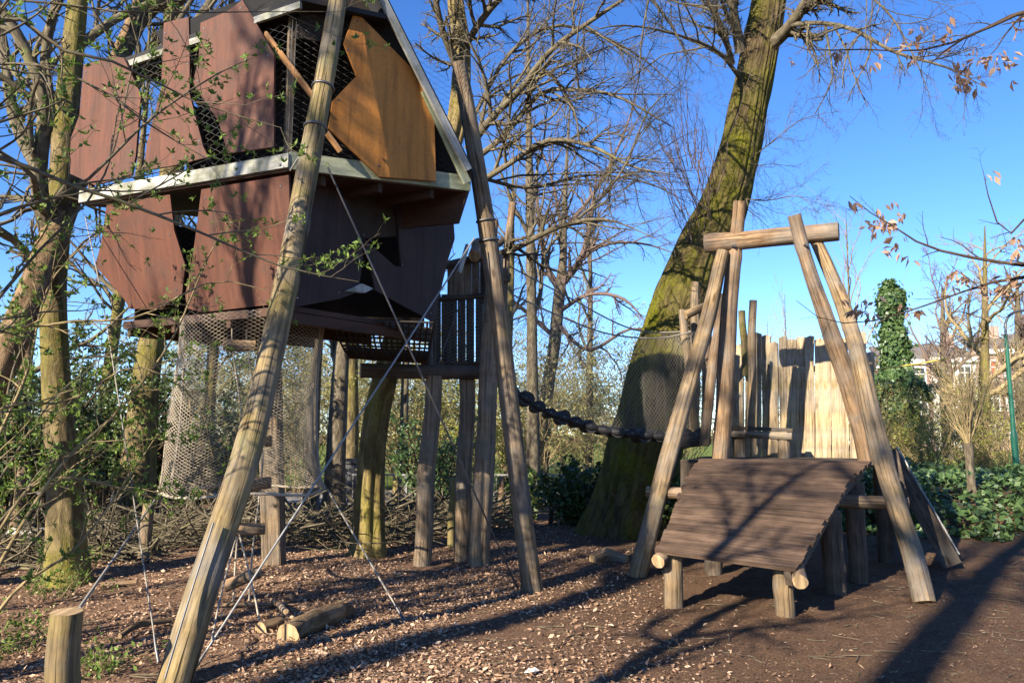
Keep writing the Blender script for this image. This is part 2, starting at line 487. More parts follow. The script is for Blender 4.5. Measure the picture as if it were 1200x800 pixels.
M['twig_red'] = bark_mat('reddish_twig_bark', (0.18, 0.135, 0.115), (0.10, 0.07, 0.06), (0.15, 0.12, 0.06), 0.15, 30, 8, 0.2)
M['twig_tan'] = bark_mat('tan_twig_bark', (0.33, 0.26, 0.14), (0.17, 0.13, 0.07), (0.25, 0.23, 0.06), 0.3, 30, 8, 0.2)
M['leaf_new'] = leaf_mat('new_leaves', (0.07, 0.13, 0.02), (0.13, 0.20, 0.035), (0.18, 0.25, 0.05))
M['leaf_bud'] = leaf_mat('budding_leaves', (0.20, 0.19, 0.07), (0.29, 0.28, 0.10), (0.40, 0.37, 0.19), trans=0.45)
M['leaf_yellow'] = leaf_mat('yellow_green_leaves', (0.16, 0.17, 0.03), (0.24, 0.25, 0.045), (0.30, 0.30, 0.08))
M['leaf_dark'] = leaf_mat('evergreen_leaves', (0.024, 0.045, 0.014), (0.05, 0.085, 0.022), (0.11, 0.15, 0.04), 0.25, 0.4, 0.45)
M['leaf_ivy'] = leaf_mat('ivy_leaves', (0.035, 0.07, 0.025), (0.065, 0.12, 0.038), (0.12, 0.18, 0.06), 0.25, 0.4, 0.45)
M['leaf_dry'] = leaf_mat('withered_leaves', (0.28, 0.16, 0.10), (0.46, 0.29, 0.18), (0.62, 0.45, 0.32), 0.5)
M['litter'] = leaf_mat('leaf_litter', (0.16, 0.092, 0.055), (0.35, 0.22, 0.14), (0.56, 0.41, 0.29), 0.1, 0.8, 0.15)
M['chip'] = leaf_mat('wood_chips', (0.06, 0.038, 0.025), (0.13, 0.083, 0.055), (0.28, 0.19, 0.125), 0.0, 0.9, 0.1)
M['stone'] = plain_mat('pale_stone', (0.36, 0.35, 0.32), 0.9, 0, 0.4, 6, 0.2, 0.6, 0.03)
M['paper'] = plain_mat('white_paper', (0.75, 0.75, 0.73), 0.8, 0, 0.05)
M['lamp_green'] = plain_mat('dark_green_paint', (0.012, 0.085, 0.055), 0.4, 0, 0.15)
M['brick'] = plain_mat('red_brick', (0.36, 0.24, 0.20), 0.9, 0, 0.25, 3)
M['plaster'] = plain_mat('cream_plaster', (0.62, 0.58, 0.50), 0.9, 0, 0.08, 1)
M['slate'] = plain_mat('grey_slate', (0.13, 0.12, 0.12), 0.8)
M['glass'] = plain_mat('dark_window_glass', (0.03, 0.035, 0.04), 0.1, 0, 0.2, 3, 0.8, 0)
M['white'] = plain_mat('white_paint', (0.78, 0.78, 0.75), 0.5, 0, 0.05)
M['red_paint'] = plain_mat('red_curtain', (0.40, 0.09, 0.05), 0.7)
M['tape'] = plain_mat('yellow_tape', (0.55, 0.38, 0.08), 0.6)
# ------------------------------------------------------------------ ground
def mound(x, y):
    # bank of ivy on the right
    e = np.clip((x - 5.4) / 1.6, 0, 1) * np.clip((y - 11.4) / 3.0, 0, 1) * np.clip((26 - y) / 6, 0, 1)
    return 0.55 * e * e * (3 - 2 * e)
def gz(x, y):
    x = np.asarray(x, float); y = np.asarray(y, float)
    near = np.clip((40 - np.hypot(x, y)) / 20, 0, 1)
    return near * (0.022 * np.sin(1.3 * x + 0.6 * y) + 0.018 * np.sin(2.1 * y - 0.9 * x + 1) + 0.011 * np.sin(4.3 * x + 2) * np.sin(3.7 * y)) + mound(x, y)

def grid_axis(lo, hi, fine_lo, fine_hi, step, grow):
    a = list(np.arange(fine_lo, fine_hi, step)); s = step
    while a[-1] < hi: s *= grow; a.append(a[-1] + s)
    s = step
    while a[0] > lo: s *= grow; a.insert(0, a[0] - s)
    return np.array(a)
gx = grid_axis(-420, 420, -7, 8, 0.1, 1.25); gy = grid_axis(-120, 520, 3, 14, 0.1, 1.25)
X, Y = np.meshgrid(gx, gy)
micro = rng(3).normal(size=X.shape) * 0.009 * ((np.abs(X) < 9) & (Y > 2) & (Y < 15))
Z = gz(X, Y) + micro
mb = MB()
nx, ny = len(gx), len(gy)
ii = np.arange(nx * ny).reshape(ny, nx)
fc = np.stack([ii[:-1, :-1], ii[:-1, 1:], ii[1:, 1:], ii[1:, :-1]], -1).reshape(-1, 4)
mb.add(np.stack([X, Y, Z], -1).reshape(-1, 3), fc, None, True)
gm = NT('woodland_soil', 0.95, 0.1)
ob = gm.coord('Object', (1, 1, 1))
n1 = gm.noise(ob, 55, 6, 0.75); n2 = gm.noise(ob, 0.55, 4, 0.6); n3 = gm.noise(ob, 9, 5, 0.7)
soil = gm.ramp(n1, [(0.3, (0.048, 0.028, 0.017)), (0.5, (0.132, 0.081, 0.050)), (0.66, (0.20, 0.13, 0.086)), (0.8, (0.34, 0.24, 0.17))])
lit = gm.ramp(n1, [(0.3, (0.08, 0.049, 0.031)), (0.5, (0.22, 0.138, 0.09)), (0.7, (0.35, 0.232, 0.16)), (0.85, (0.5, 0.36, 0.26))])
sx = gm.n('ShaderNodeSeparateXYZ'); gm.l(ob, sx.inputs[0])
ma = gm.n('ShaderNodeMath', operation='MULTIPLY_ADD'); gm.l(sx.outputs[0], ma.inputs[0]); ma.inputs[1].default_value = -0.25; ma.inputs[2].default_value = 0.42
mc = gm.n('ShaderNodeMath', operation='ADD'); gm.l(ma.outputs[0], mc.inputs[0])
ms = gm.n('ShaderNodeMath', operation='MULTIPLY_ADD'); gm.l(n2, ms.inputs[0]); ms.inputs[1].default_value = 1.6; ms.inputs[2].default_value = -0.8
gm.l(ms.outputs[0], mc.inputs[1])
c = gm.mix(mc.outputs[0], soil, lit)
c = gm.mul(c, gm.ramp(n3, [(0.25, (0.62, 0.6, 0.6)), (0.7, (1.15, 1.12, 1.1))]))
gm.color(c)
gm.bump(gm.mul(n1, n3), 1.0, 0.05)
g0 = mb.build('ground', gm.m, origin=A(0, 0, 0)); tag(g0, kind='structure')

def sheet(name, pts, mat, step=1.0, lift=0.004):
    mb = MB(); pts = np.asarray(pts, float)
    (x0, y0), (x1, y1) = pts
    xs = np.arange(x0, x1 + step, step); ys = np.arange(y0, y1 + step, step)
    XX, YY = np.meshgrid(xs, ys)
    ii = np.arange(XX.size).reshape(XX.shape)
    f = np.stack([ii[:-1, :-1], ii[:-1, 1:], ii[1:, 1:], ii[1:, :-1]], -1).reshape(-1, 4)
    mb.add(np.stack([XX, YY, gz(XX, YY) + lift], -1).reshape(-1, 3), f, None, True)
    return tag(mb.build(name, mat), kind='structure')
lm = NT('park_grass', 0.9, 0.1); ob = lm.coord('Object', (1, 1, 1))
lm.color(lm.ramp(lm.noise(ob, 7, 6, 0.7), [(0.3, (0.075, 0.10, 0.02)), (0.6, (0.15, 0.19, 0.035)), (0.8, (0.24, 0.27, 0.07))])); lm.bump(lm.noise(ob, 40, 4), 0.8, 0.05)
sheet('park_lawn', ((-90, 22), (140, 130)), lm.m, 3.0, 0.03)
pm = plain_mat('grey_path', (0.24, 0.225, 0.21), 0.95, 0, 0.2, 6)
sheet('footpath', ((-60, 17.6), (4.5, 20.2)), pm, 0.8, 0.06)

# leaf litter and wood chips
g = rng(11)
mb = MB()
n = 130000
y = 4.2 + 9.3 * g.uniform(0, 1, n) ** 1.1; x = -0.2 * 0 + g.normal(-1.4, 2.1, n) * (0.55 + y / 16)
cl = np.sin(x * 2.1 + 0.7 * y) + np.sin(1.7 * y - x) + 0.7 * np.sin(5.3 * x - 2.2 * y) * np.sin(4.1 * y + 1) + g.normal(size=n) * 0.7
k = (cl > -1.1) & (np.abs(x) < 7.5) & (x < 1.0 - 0.03 * (y - 5) + g.normal(size=n) * .7)
x, y = x[k], y[k]
mb.leaves(np.stack([x, y, gz(x, y) + g.uniform(0.0, 0.022, len(x))], 1), 0.029 * np.minimum(g.lognormal(0, .5, len(x)), 1.55), g, 0.55, 0.35, flat=0.33)
tag(mb.build('leaf_litter', M['litter']), 'pinkish brown fallen leaves strewn over the woodland floor', 'leaf litter', kind='stuff')
mb = MB()
n = 60000
y = 3.6 + 9 * g.uniform(0, 1, n) ** 1.3; x = g.uniform(-1, 1, n) * (0.75 * y + 1.2)
mb.leaves(np.stack([x, y, gz(x, y) + g.uniform(0.0, 0.012, n)], 1), 0.021 * np.minimum(g.lognormal(0, .55, n), 2.0), g, 0.3, 0.2, flat=0.25)
tag(mb.build('wood_chips', M['chip']), 'dark brown wood chips covering the play area ground', 'wood chips', kind='stuff')

g = rng(19); n = 1500; mb = MB()
y = 4 + 10 * g.uniform(0, 1, n) ** 1.1; x = g.uniform(-1, 1, n) * (0.75 * y + 1) - .8; az = g.uniform(0, 6.28, n); L = g.uniform(.04, .22, n)
t = np.linspace(-.5, .5, 4); px_ = x[:, None] + np.cos(az)[:, None] * L[:, None] * t + g.normal(size=(n, 4)) * .008; py_ = y[:, None] + np.sin(az)[:, None] * L[:, None] * t + g.normal(size=(n, 4)) * .008
mb.tubes(np.stack([px_, py_, gz(px_, py_) + .012], -1), g.uniform(.0016, .005, n)[:, None] * np.ones(4), 4)
tag(mb.build('fallen_twigs', M['twig']), 'small broken twigs littering the woodland floor', 'twigs', kind='stuff')
# ------------------------------------------------------------------ generic plants
def bare_tree(label, trunk, trad, limbs, levels, tmat, cmat, seed, cat='tree', name='bare_tree', group=None, extra_leaf=None, S=14, ridge=None, K=40, limb_t0=0.05, rmin=0.0016):
    """trunk: points; limbs: list of (points, radii) or int number of limbs to spawn."""
    g = rng(seed)
    P, Rd = smooth_line(trunk, trad, K)
    th = thing(name, label, cat, A(P[0][0], P[0][1], 0), group)
    mb = MB(); mb.tubes(P, Rd, S, caps=True, ridge=ridge)
    mb.build('trunk', tmat, th)
    if isinstance(limbs, tuple):
        nl, t0, t1, lr, ang, up = limbs
        LP, LR = spawn(P[None], Rd[None], nl, lr, ang, 0.55, t0, t1, 12, up, 0.16, g, 0.25)
    else:
        LP, LR = resample(limbs, 14)
    mb = MB(); mb.tubes(LP, LR, 7)
    cur = (LP, LR); allp = [LP]
    for li, (Mn, lr, ang, K2, up, curl) in enumerate(levels):
        S2 = 4 if li == 0 else 3
        cur = spawn(cur[0], cur[1], Mn, lr, ang, 0.6, limb_t0 if li == 0 else 0.1, 1.0, K2, up, curl, g, 0.35, rmin=rmin)
        mb.tubes(cur[0], cur[1], S2); allp.append(cur[0])
    mb.build('crown', cmat, th)
    if extra_leaf:
        mat, nn, size = extra_leaf
        mb = MB(); mb.leaves(pts_on(cur[0], nn, g, 0.5), size, g, 0.5)
        mb.build('leaves', mat, th)
    return th, allp

def shrub(label, x, y, h, w, nst, levels, smat, lmat, nleaf, lsize, seed, name='shrub', cat='shrub', group=None, lean=0.5, up=0.03, r0=0.02, curl=0.10, lshape=0.5, z0=None, clump=0):
    g = rng(seed)
    z = float(gz(x, y)) if z0 is None else z0
    th = thing(name, label, cat, A(x, y, z), group)
    az = g.uniform(0, 6.28, nst); rr = g.uniform(0, 0.12, nst) * w
    tilt = g.uniform(0.05, 1, nst) ** 0.7 * math.atan2(w, h) * (0.7 + lean)
    d = np.stack([np.cos(az) * np.sin(tilt), np.sin(az) * np.sin(tilt), np.cos(tilt)], 1)
    p = np.stack([x + rr * np.cos(az), y + rr * np.sin(az), np.full(nst, z - 0.05)], 1)
    K = 9; L = h * g.uniform(0.6, 1.1, nst) / np.maximum(np.cos(tilt), 0.55)
    pts = [p]
    for k in range(K - 1):
        d = d + g.normal(size=d.shape) * curl + A(0, 0, up); d /= np.linalg.norm(d, axis=1, keepdims=True)
        p = p + d * (L / (K - 1))[:, None]; pts.append(p)
    P = np.stack(pts, 1); Rd = (r0 * g.uniform(0.6, 1.3, nst))[:, None] * np.linspace(1, 0.25, K)[None]
    mb = MB(); mb.tubes(P, Rd, 5); cur = (P, Rd)
    for (Mn, lr, ang, K2, u2, c2) in levels:
        cur = spawn(cur[0], cur[1], Mn, lr, ang, 0.6, 0.15, 1.0, K2, u2, c2, g, 0.4); mb.tubes(cur[0], cur[1], 3)
    mb.build('stems', smat, th)
    if nleaf:
        mb = MB()
        if clump:
            c = pts_on(cur[0], nleaf // clump, g, 0.3); c = np.repeat(c, clump, 0) + g.normal(size=(len(c) * clump, 3)) * lsize * 0.7
        else:
            c = pts_on(cur[0], nleaf, g, 0.2) + g.normal(size=(nleaf, 3)) * lsize * 0.4
        mb.leaves(c, lsize, g, lshape, dirs=None)
        mb.build('foliage', lmat, th)
    return th, cur

# ------------------------------------------------------------------ the big oak
T1Y = 12.4
def thin(lst, k): return [(p, [q * k for q in r]) for p, r in lst]
def oak_ridge(a, s):
    k1 = np.abs(np.sin(12 * a + 1.4 * np.sin(1.3 * s + a) + 0.5 * s)); k2 = np.abs(np.sin(21 * a - 1.6 * np.sin(2.1 * s) + 1.1 * s)); k3 = np.abs(np.sin(33 * a + 1.2 * np.sin(3.7 * s + 2 * a)))
    return (1 + 0.030 * (k1 - .6) + 0.024 * (k2 - .6) + 0.018 * (k3 - .6) + 0.008 * np.sin(11 * a + 1.8 * np.sin(1.1 * s) + 0.7 * s) + 0.022 * np.sin(19 * a - 1.3 * np.sin(2.3 * s)) + 0.015 * np.sin(31 * a + 2.2 * s)
            + 0.03 * np.sin(2 * a + 0.8 * s) + 0.02 * np.sin(5 * s + 3 * a) + 0.17 * np.exp(-s * 1.5) * (np.sin(5 * a + 1) + 0.6 * np.sin(3 * a)))
tp = [(733.0, 640, 12.4), (737.2, 610, 12.4), (750.6, 550, 12.4), (765.0, 490, 12.4), (787.6, 400, 12.4), (816, 310, 12.5), (844, 250, 12.6), (862, 195, 12.7), (878, 120, 12.8), (892, 50, 12.9), (905, -30, 13.0), (915, -160, 13.2), (917, -330, 13.4)]
tr = [0.74, 0.64, 0.59, 0.56, 0.52, 0.46, 0.42, 0.36, 0.33, 0.31, 0.28, 0.23, 0.14]
tw = [at(*q) for q in tp]
def LI(lst, rad):
    return ([at(*q) for q in lst], rad)
oak_limbs = [
    LI([(868, 62, 12.8), (862, 30, 12.6), (856, -5, 12.3), (840, -80, 12)], [0.13, 0.11, 0.09, 0.05]),
    LI([(905, 52, 12.7), (920, 38, 12.4), (935, 18, 12.0), (960, -20, 11.5), (1010, -70, 11)], [0.16, 0.14, 0.12, 0.09, 0.04]),
    LI([(925, 30, 12.2), (960, 27, 11.6), (1000, 35, 11), (1050, 62, 10.4), (1107, 78, 10), (1150, 100, 9.6)], [0.06, 0.045, 0.04, 0.03, 0.02, 0.006]),
    LI([(858, 75, 12.6), (850, 45, 12.2), (835, 10, 11.8), (800, -40, 11.5)], [0.07, 0.06, 0.05, 0.03]),
    LI([(866, 90, 12.6), (840, 60, 11.8), (790, 40, 11), (730, 30, 10.5), (680, 40, 10)], [0.05, 0.035, 0.025, 0.016, 0.006]),
    LI([(893, -40, 13), (960, -90, 12.5), (1050, -120, 12), (1120, -60, 11.5)], [0.16, 0.12, 0.08, 0.02]),
    LI([(895, -60, 13), (800, -140, 12), (700, -150, 11), (640, -90, 10)], [0.16, 0.12, 0.08, 0.02]),
    LI([(850, 210, 12.9), (900, 170, 12), (940, 140, 11.5), (985, 130, 11)], [0.02, 0.012, 0.008, 0.003]),
    LI([(845, 230, 12.9), (895, 235, 12), (935, 230, 11.5), (960, 250, 11)], [0.02, 0.012, 0.008, 0.003]),
    LI([(1040, -60, 11), (1010, -20, 10.5), (1045, 20, 10.2), (1075, 75, 10), (1092, 120, 10)], [0.03, 0.025, 0.018, 0.012, 0.003]),
]
oak, oak_l = bare_tree('massive oak with thick mossy trunk leaning right behind the rope bridge', tw, tr, thin(oak_limbs, .8), [(15, 0.42, 0.75, 6, -0.03, 0.16), (9, 0.5, 0.8, 5, -0.06, 0.18), (6, 0.55, 0.8, 4, -0.05, 0.2)], M['oak'], M['twig'], 21, name='oak_tree', S=200, K=420, ridge=oak_ridge)
# epicormic shoots standing along the left of the trunk, and the burr
g = rng(5); mb = MB()
base = np.array([at(800 + g.uniform(-10, 40), 265 - g.uniform(-20, 70), 12.1 + g.uniform(-.3, .3)) for _ in range(34)])
d0 = np.stack([g.normal(-0.25, 0.25, 34), g.normal(-.1, .3, 34), np.full(34, 1.0)], 1); d0 /= np.linalg.norm(d0, axis=1, keepdims=True)
Ls = g.uniform(0.7, 2.6, 34)
P = base[:, None] + d0[:, None] * (np.linspace(0, 1, 7)[None, :, None] * Ls[:, None, None]) + g.normal(size=(34, 7, 3)) * 0.03
P[:, 0] = base
Rd = np.full((34, 1), 0.008) * np.linspace(1, .3, 7)[None]
mb.tubes(P, Rd, 4); q = spawn(P, Rd, 7, 0.4, 0.5, 0.6, 0.1, 1, 5, 0.08, 0.12, g); mb.tubes(*q, 3); q = spawn(*q, 3, 0.5, 0.6, 0.6, 0.1, 1, 4, 0.05, 0.12, g); mb.tubes(*q, 3)
mb.build('side_shoots', M['twig_red'], oak)
mb = MB(); bp = at(806, 285, 11.9); a = g.normal(size=3)
P, Rd = smooth_line([bp + A(-.30, 0, -.22), bp + A(-.36, -.05, -.05), bp + A(-.30, -.05, .12), bp + A(-.1, 0, .2)], [0.05, 0.13, 0.12, 0.05], 12)


# ------------------------------------------------------------------ tree behind the tree house (mossy stem, big arching limbs)
t2 = [(430, 665, 10.3), (433, 640, 10.3), (434, 570, 10.3), (440, 500, 10.35), (452, 445, 10.4), (478, 340, 10.6), (512, 230, 10.8), (536, 140, 11), (541, 60, 11), (533, -20, 11), (540, -150, 11.2), (560, -330, 11.4)]
t2r = [0.24, 0.21, 0.19, 0.18, 0.17, 0.165, 0.16, 0.15, 0.14, 0.12, 0.09, 0.05]
t2l = [
    LI([(548, 175, 10.95), (575, 140, 10.6), (610, 105, 10.2), (645, 60, 9.8), (700, 20, 9.4), (760, -20, 9)], [0.09, 0.08, 0.07, 0.055, 0.04, 0.02]),
    LI([(552, 190, 10.9), (590, 160, 10.6), (630, 112, 10.3), (660, 105, 10), (720, 112, 9.6), (790, 150, 9.2)], [0.07, 0.06, 0.05, 0.045, 0.03, 0.008]),
    LI([(560, 215, 10.9), (600, 190, 10.6), (640, 165, 10.4), (690, 170, 10), (740, 195, 9.7), (790, 205, 9.4)], [0.07, 0.06, 0.05, 0.04, 0.025, 0.008]),
    LI([(575, 300, 10.9), (602, 292, 10.6), (640, 272, 10.4), (675, 260, 10.2), (715, 258, 10), (770, 280, 9.7)], [0.075, 0.065, 0.055, 0.045, 0.02, 0.006]),
    LI([(540, 90, 11), (520, 40, 10.6), (505, -20, 10.2), (480, -90, 10)], [0.08, 0.07, 0.06, 0.03]),
    LI([(541, 60, 11), (575, 10, 10.4), (630, -40, 10), (700, -80, 9.6)], [0.08, 0.07, 0.05, 0.03]),
    LI([(537, 0, 11), (600, -60, 10.6), (700, -60, 10), (780, 20, 9.6), (810, 80, 9.4)], [0.07, 0.06, 0.045, 0.03, 0.006]),
    LI([(675, 258, 10.2), (705, 232, 9.9), (735, 190, 9.6), (760, 130, 9.4), (800, 95, 9.2)], [0.03, 0.025, 0.02, 0.014, 0.004]),
    LI([(548, 150, 11), (600, 60, 11.5), (660, 30, 12), (740, 60, 12.4), (800, 110, 12.6)], [0.05, 0.045, 0.035, 0.025, 0.006]),
    LI([(552, 205, 11), (620, 220, 11.5), (690, 205, 12), (760, 215, 12.4), (810, 240, 12.6)], [0.045, 0.04, 0.03, 0.02, 0.006]),
]
alder, _ = bare_tree('mossy ridged trunk with arching bare limbs behind the tower posts', [at(*q) for q in t2], [q * .92 for q in t2r], thin(t2l, .72), [(16, 0.40, 0.75, 6, 0.0, 0.17), (10, 0.5, 0.8, 5, -0.03, 0.18), (7, 0.55, 0.75, 4, -0.02, 0.2)], M['bark_yellow'], M['twig'], 23, name='arching_tree', S=40, K=110,
    ridge=lambda a, s: 1 + 0.13 * np.sin(5 * a + 0.8 * np.sin(1.5 * s)) + 0.07 * np.sin(9 * a - 1.4 * s) + 0.06 * np.sin(3 * a + 2.6 * s) + 0.3 * np.exp(-s * 3))
# ------------------------------------------------------------------ trees on the left
def mossr(a, s): return 1 + 0.05 * np.sin(2 * a + 1.1 * s) + 0.03 * np.sin(5 * a + 2.3 * s) + 0.35 * np.exp(-np.clip(s, 0, 50) * 3.2) * (1 + .3 * np.sin(4 * a))
bare_tree('upright mossy tree on the left with a forked crown', [at(*q) for q in [(80, 700, 8.5), (78, 670, 8.5), (74, 560, 8.5), (66, 440, 8.5), (62, 330, 8.5), (72, 230, 8.6), (78, 130, 8.7), (88, 30, 8.8), (100, -80, 8.9), (110, -250, 9)]], [0.22, 0.195, 0.165, 0.15, 0.145, 0.14, 0.13, 0.115, 0.09, 0.04],
    [LI([(62, 300, 8.5), (45, 210, 8.2), (52, 120, 8), (20, 40, 7.8), (-20, -20, 7.6)], [0.10, 0.09, 0.075, 0.06, 0.04]),
     LI([(50, 110, 8.0), (55, 50, 7.9), (65, 0, 7.8), (60, -80, 7.7)], [0.055, 0.05, 0.045, 0.03]),
     LI([(70, 240, 8.6), (20, 150, 8.8), (5, 60, 9), (-10, -30, 9)], [0.08, 0.07, 0.06, 0.03]),
     LI([(75, 215, 8.6), (120, 195, 9), (150, 120, 9.2), (200, 40, 9.4), (250, -40, 9.6)], [0.07, 0.06, 0.05, 0.04, 0.02]),
     LI([(84, 60, 8.8), (140, 20, 9), (210, -10, 9.4), (300, -60, 9.8)], [0.06, 0.05, 0.04, 0.02]),
     LI([(60, 340, 8.5), (25, 290, 8.2), (0, 270, 8), (-40, 240, 7.8)], [0.05, 0.045, 0.04, 0.02])],
    [(9, 0.42, 0.7, 6, 0.02, 0.16), (6, 0.5, 0.8, 5, 0.0, 0.18), (3, 0.55, 0.8, 4, 0, 0.2)], M['bark_moss'], M['twig'], 31, name='mossy_tree', S=24, K=70, ridge=mossr, extra_leaf=(M['leaf_new'], 500, 0.045))
bare_tree('smooth brown trunk leaning steeply right across the left edge', [at(*q) for q in [(-150, 700, 7.9), (-90, 580, 7.8), (-10, 450, 7.6), (30, 360, 7.9), (62, 280, 8.4), (100, 180, 9.0), (140, 70, 9.4), (160, 20, 9.6), (185, -60, 9.8), (230, -220, 10)]], [0.21, 0.18, 0.16, 0.155, 0.15, 0.125, 0.115, 0.105, 0.08, 0.03],
    [LI([(100, 180, 9.0), (118, 140, 9.0), (150, 60, 9.4), (180, 0, 9.6), (200, -80, 9.8)], [0.07, 0.065, 0.06, 0.05, 0.03]),
     LI([(85, 210, 8.8), (120, 190, 9.2), (150, 130, 9.4), (175, 60, 9.6), (230, -20, 9.8)], [0.06, 0.055, 0.05, 0.045, 0.02]),
     LI([(155, 30, 9.6), (200, 0, 9.6), (260, -40, 10)], [0.06, 0.05, 0.03])],
    [(9, 0.45, 0.7, 6, 0.02, 0.16), (6, 0.5, 0.8, 5, 0.0, 0.18), (3, 0.5, 0.8, 4, 0, 0.2)], M['bark_brown'], M['twig'], 32, name='leaning_tree', S=22, K=60, ridge=lambda a, s: 1 + .04 * np.sin(2 * a + s) + .03 * np.sin(4 * a + 2.2 * s))
bare_tree('thick trunk with bright moss at its foot behind the rope net', [at(*q) for q in [(155, 625, 12.6), (157, 590, 12.6), (164, 520, 12.6), (172, 440, 12.6), (182, 370, 12.7), (196, 260, 12.8), (205, 120, 12.9), (200, -40, 13), (205, -250, 13)]], [0.34, 0.30, 0.25, 0.22, 0.21, 0.20, 0.18, 0.14, 0.05],
    (9, 0.45, 0.95, 0.35, 0.75, 0.06), [(8, 0.45, 0.75, 6, 0.02, 0.16), (6, 0.5, 0.8, 5, 0.0, 0.18)], M['bark_moss'], M['twig'], 33, name='mossy_tree', S=24, K=60, ridge=mossr)

# slimmer trunks standing behind
slim = [  # px, base depth, width px, top px shift, label, bark
    (393, 15.5, 20, 12, 'pale slim trunk just left of the mossy ridged trunk', 'bark_grey'),
    (366, 17.0, 12, 10, 'thin trunk seen through the right side of the rope net', 'bark_grey'),
    (412, 18.5, 16, -10, 'slim leaning trunk between the pale trunk and the ridged trunk', 'bark_moss'),
    (472, 19.0, 9, 6, 'thin pole-like sapling left of the first tower post', 'bark_grey'),
    (243, 17.5, 13, 6, 'slim trunk showing through the left side of the rope net', 'bark_moss'),
    (20, 14.5, 15, 8, 'slim trunk at the far left edge behind the evergreens', 'bark_brown'),
    (118, 16.0, 14, 20, 'slim trunk above the evergreens left of the tree house', 'bark_moss'),
    (625, 17.0, 13, -4, 'slim dark trunk right behind the leaning pole', 'bark_grey'),
    (592, 21.0, 10, 8, 'thin trunk between the tower and the leaning pole', 'bark_moss'),
    (690, 30.0, 8, 5, 'distant thin trunk rising left of the oak', 'bark_grey'),
]
for i, (px, Yd, wpx, sh, lab, bk) in enumerate(slim):
    b = at(px, 508, Yd); r = wpx / 2 / F_PX * Yd; hgt = 9 + (i * 37 % 5)
    s = sh / F_PX * Yd
    pts = [A(b[0], Yd, -.1), A(b[0] + s * .3, Yd, hgt * .3), A(b[0] + s * .9, Yd + .2, hgt * .6), A(b[0] + s * 1.2, Yd + .3, hgt)]
    bare_tree(lab, pts, [r * 1.2, r, r * .7, r * .15], (9, 0.3, 0.95, 0.34, 0.7, 0.08), [(7, 0.42, 0.75, 6, 0.02, 0.16), (6, 0.5, 0.8, 4, 0.0, 0.18)], M[bk], M['twig'], 60 + i, name='slim_tree', S=12, K=24, ridge=mossr, rmin=0.003)
# the forked tree in the middle distance
T5 = 24.0
bare_tree('bare tree with a candelabra fork beyond the rope bridge', [at(*q) for q in [(630, 590, T5), (640, 470, T5), (650, 400, T5), (656, 340, T5), (660, 300, T5), (662, 230, T5), (668, 120, T5)]], [0.27, 0.22, 0.20, 0.18, 0.12, 0.08, 0.02],
    [LI([(656, 340, T5), (640, 310, T5), (634, 270, T5 - .5), (625, 200, T5 - 1)], [0.12, 0.10, 0.08, 0.02]),
     LI([(657, 335, T5), (680, 305, T5 - .5), (690, 270, T5 - 1), (700, 200, T5 - 1.5)], [0.13, 0.11, 0.09, 0.02]),
     LI([(655, 365, T5), (690, 345, T5 - 1), (730, 350, T5 - 1.5), (760, 380, T5 - 2)], [0.08, 0.06, 0.05, 0.01]),
     LI([(653, 380, T5), (690, 410, T5 - 1), (740, 385, T5 - 1.5), (790, 400, T5 - 2)], [0.07, 0.06, 0.04, 0.01]),
     LI([(650, 395, T5), (610, 360, T5 - .5), (580, 340, T5 - 1), (545, 350, T5 - 1)], [0.08, 0.06, 0.04, 0.01]),
     LI([(657, 330, T5), (700, 290, T5 + .5), (750, 285, T5 + 1), (800, 300, T5 + 1)], [0.07, 0.06, 0.04, 0.01]),
     LI([(659, 310, T5), (655, 250, T5 + .5), (640, 190, T5 + 1), (610, 130, T5 + 1)], [0.08, 0.06, 0.04, 0.01]),
     LI([(661, 270, T5), (700, 220, T5 + .5), (730, 160, T5 + 1), (750, 100, T5 + 1)], [0.08, 0.06, 0.04, 0.01])],
    [(11, 0.40, 0.75, 6, 0.03, 0.16), (7, 0.5, 0.8, 5, 0.0, 0.18), (4, 0.5, 0.8, 4, 0, 0.2)], M['bark_grey'], M['twig_red'], 41, name='bare_tree', S=16, K=40, ridge=mossr, rmin=0.004)

# ------------------------------------------------------------------ right side: ivy column, bare trees, pollard, saplings
g = rng(77)
IY = 25.0; IS = 1.24
ivx = at(1057, 508, IY)
th = thing('ivy_column', 'tall narrow column of dark ivy standing beside the leaning logs', 'ivy tree', A(ivx[0], IY, 0.1))
P, Rd = smooth_line([A(ivx[0] + .1, IY, 0.0), A(ivx[0], IY, 3.6), A(ivx[0] - .1, IY, 6.6)], [0.2, 0.16, 0.08], 14); mb = MB(); mb.tubes(P, Rd, 10, caps=True); mb.build('trunk', M['bark_brown'], th)
n = 15000; z = 0.4 + 5.45 * g.uniform(0, 1, n) ** 0.9; zr = (z - .4) / 5.45
rad = (0.53 - 0.22 * zr + 0.08 * np.sin(5 * z) + 0.12 * np.sin(2.2 * z + 2)) * (1 - np.exp(-(6.0 - z) * 1.1)); a = g.uniform(0, 6.28, n)
cn = (np.sin(3 * a + 4 * z) + np.sin(2 * a - 6.5 * z + 1) + np.sin(9 * z + 5 * a)) / 3
rad = rad * (0.62 + 0.5 * g.uniform(0, 1, n) ** 0.6 + 0.42 * cn) + (g.uniform(size=n) < .06) * g.uniform(0, .22, n)
mb = MB(); mb.leaves(np.stack([ivx[0] - .02 * z + IS * rad * np.cos(a), IY + IS * rad * np.sin(a), (z - .4) * 1.2 + .25], 1), 0.14, g, 0.85, 0.2, dirs=np.stack([np.cos(a) * .3, np.sin(a) * .3, -1 + 0 * a], 1) + g.normal(size=(n, 3)) * .4, nrm=np.stack([np.cos(a), np.sin(a), .5 + 0 * a], 1), nj=.6)
mb.build('leaves', M['leaf_ivy'], th)

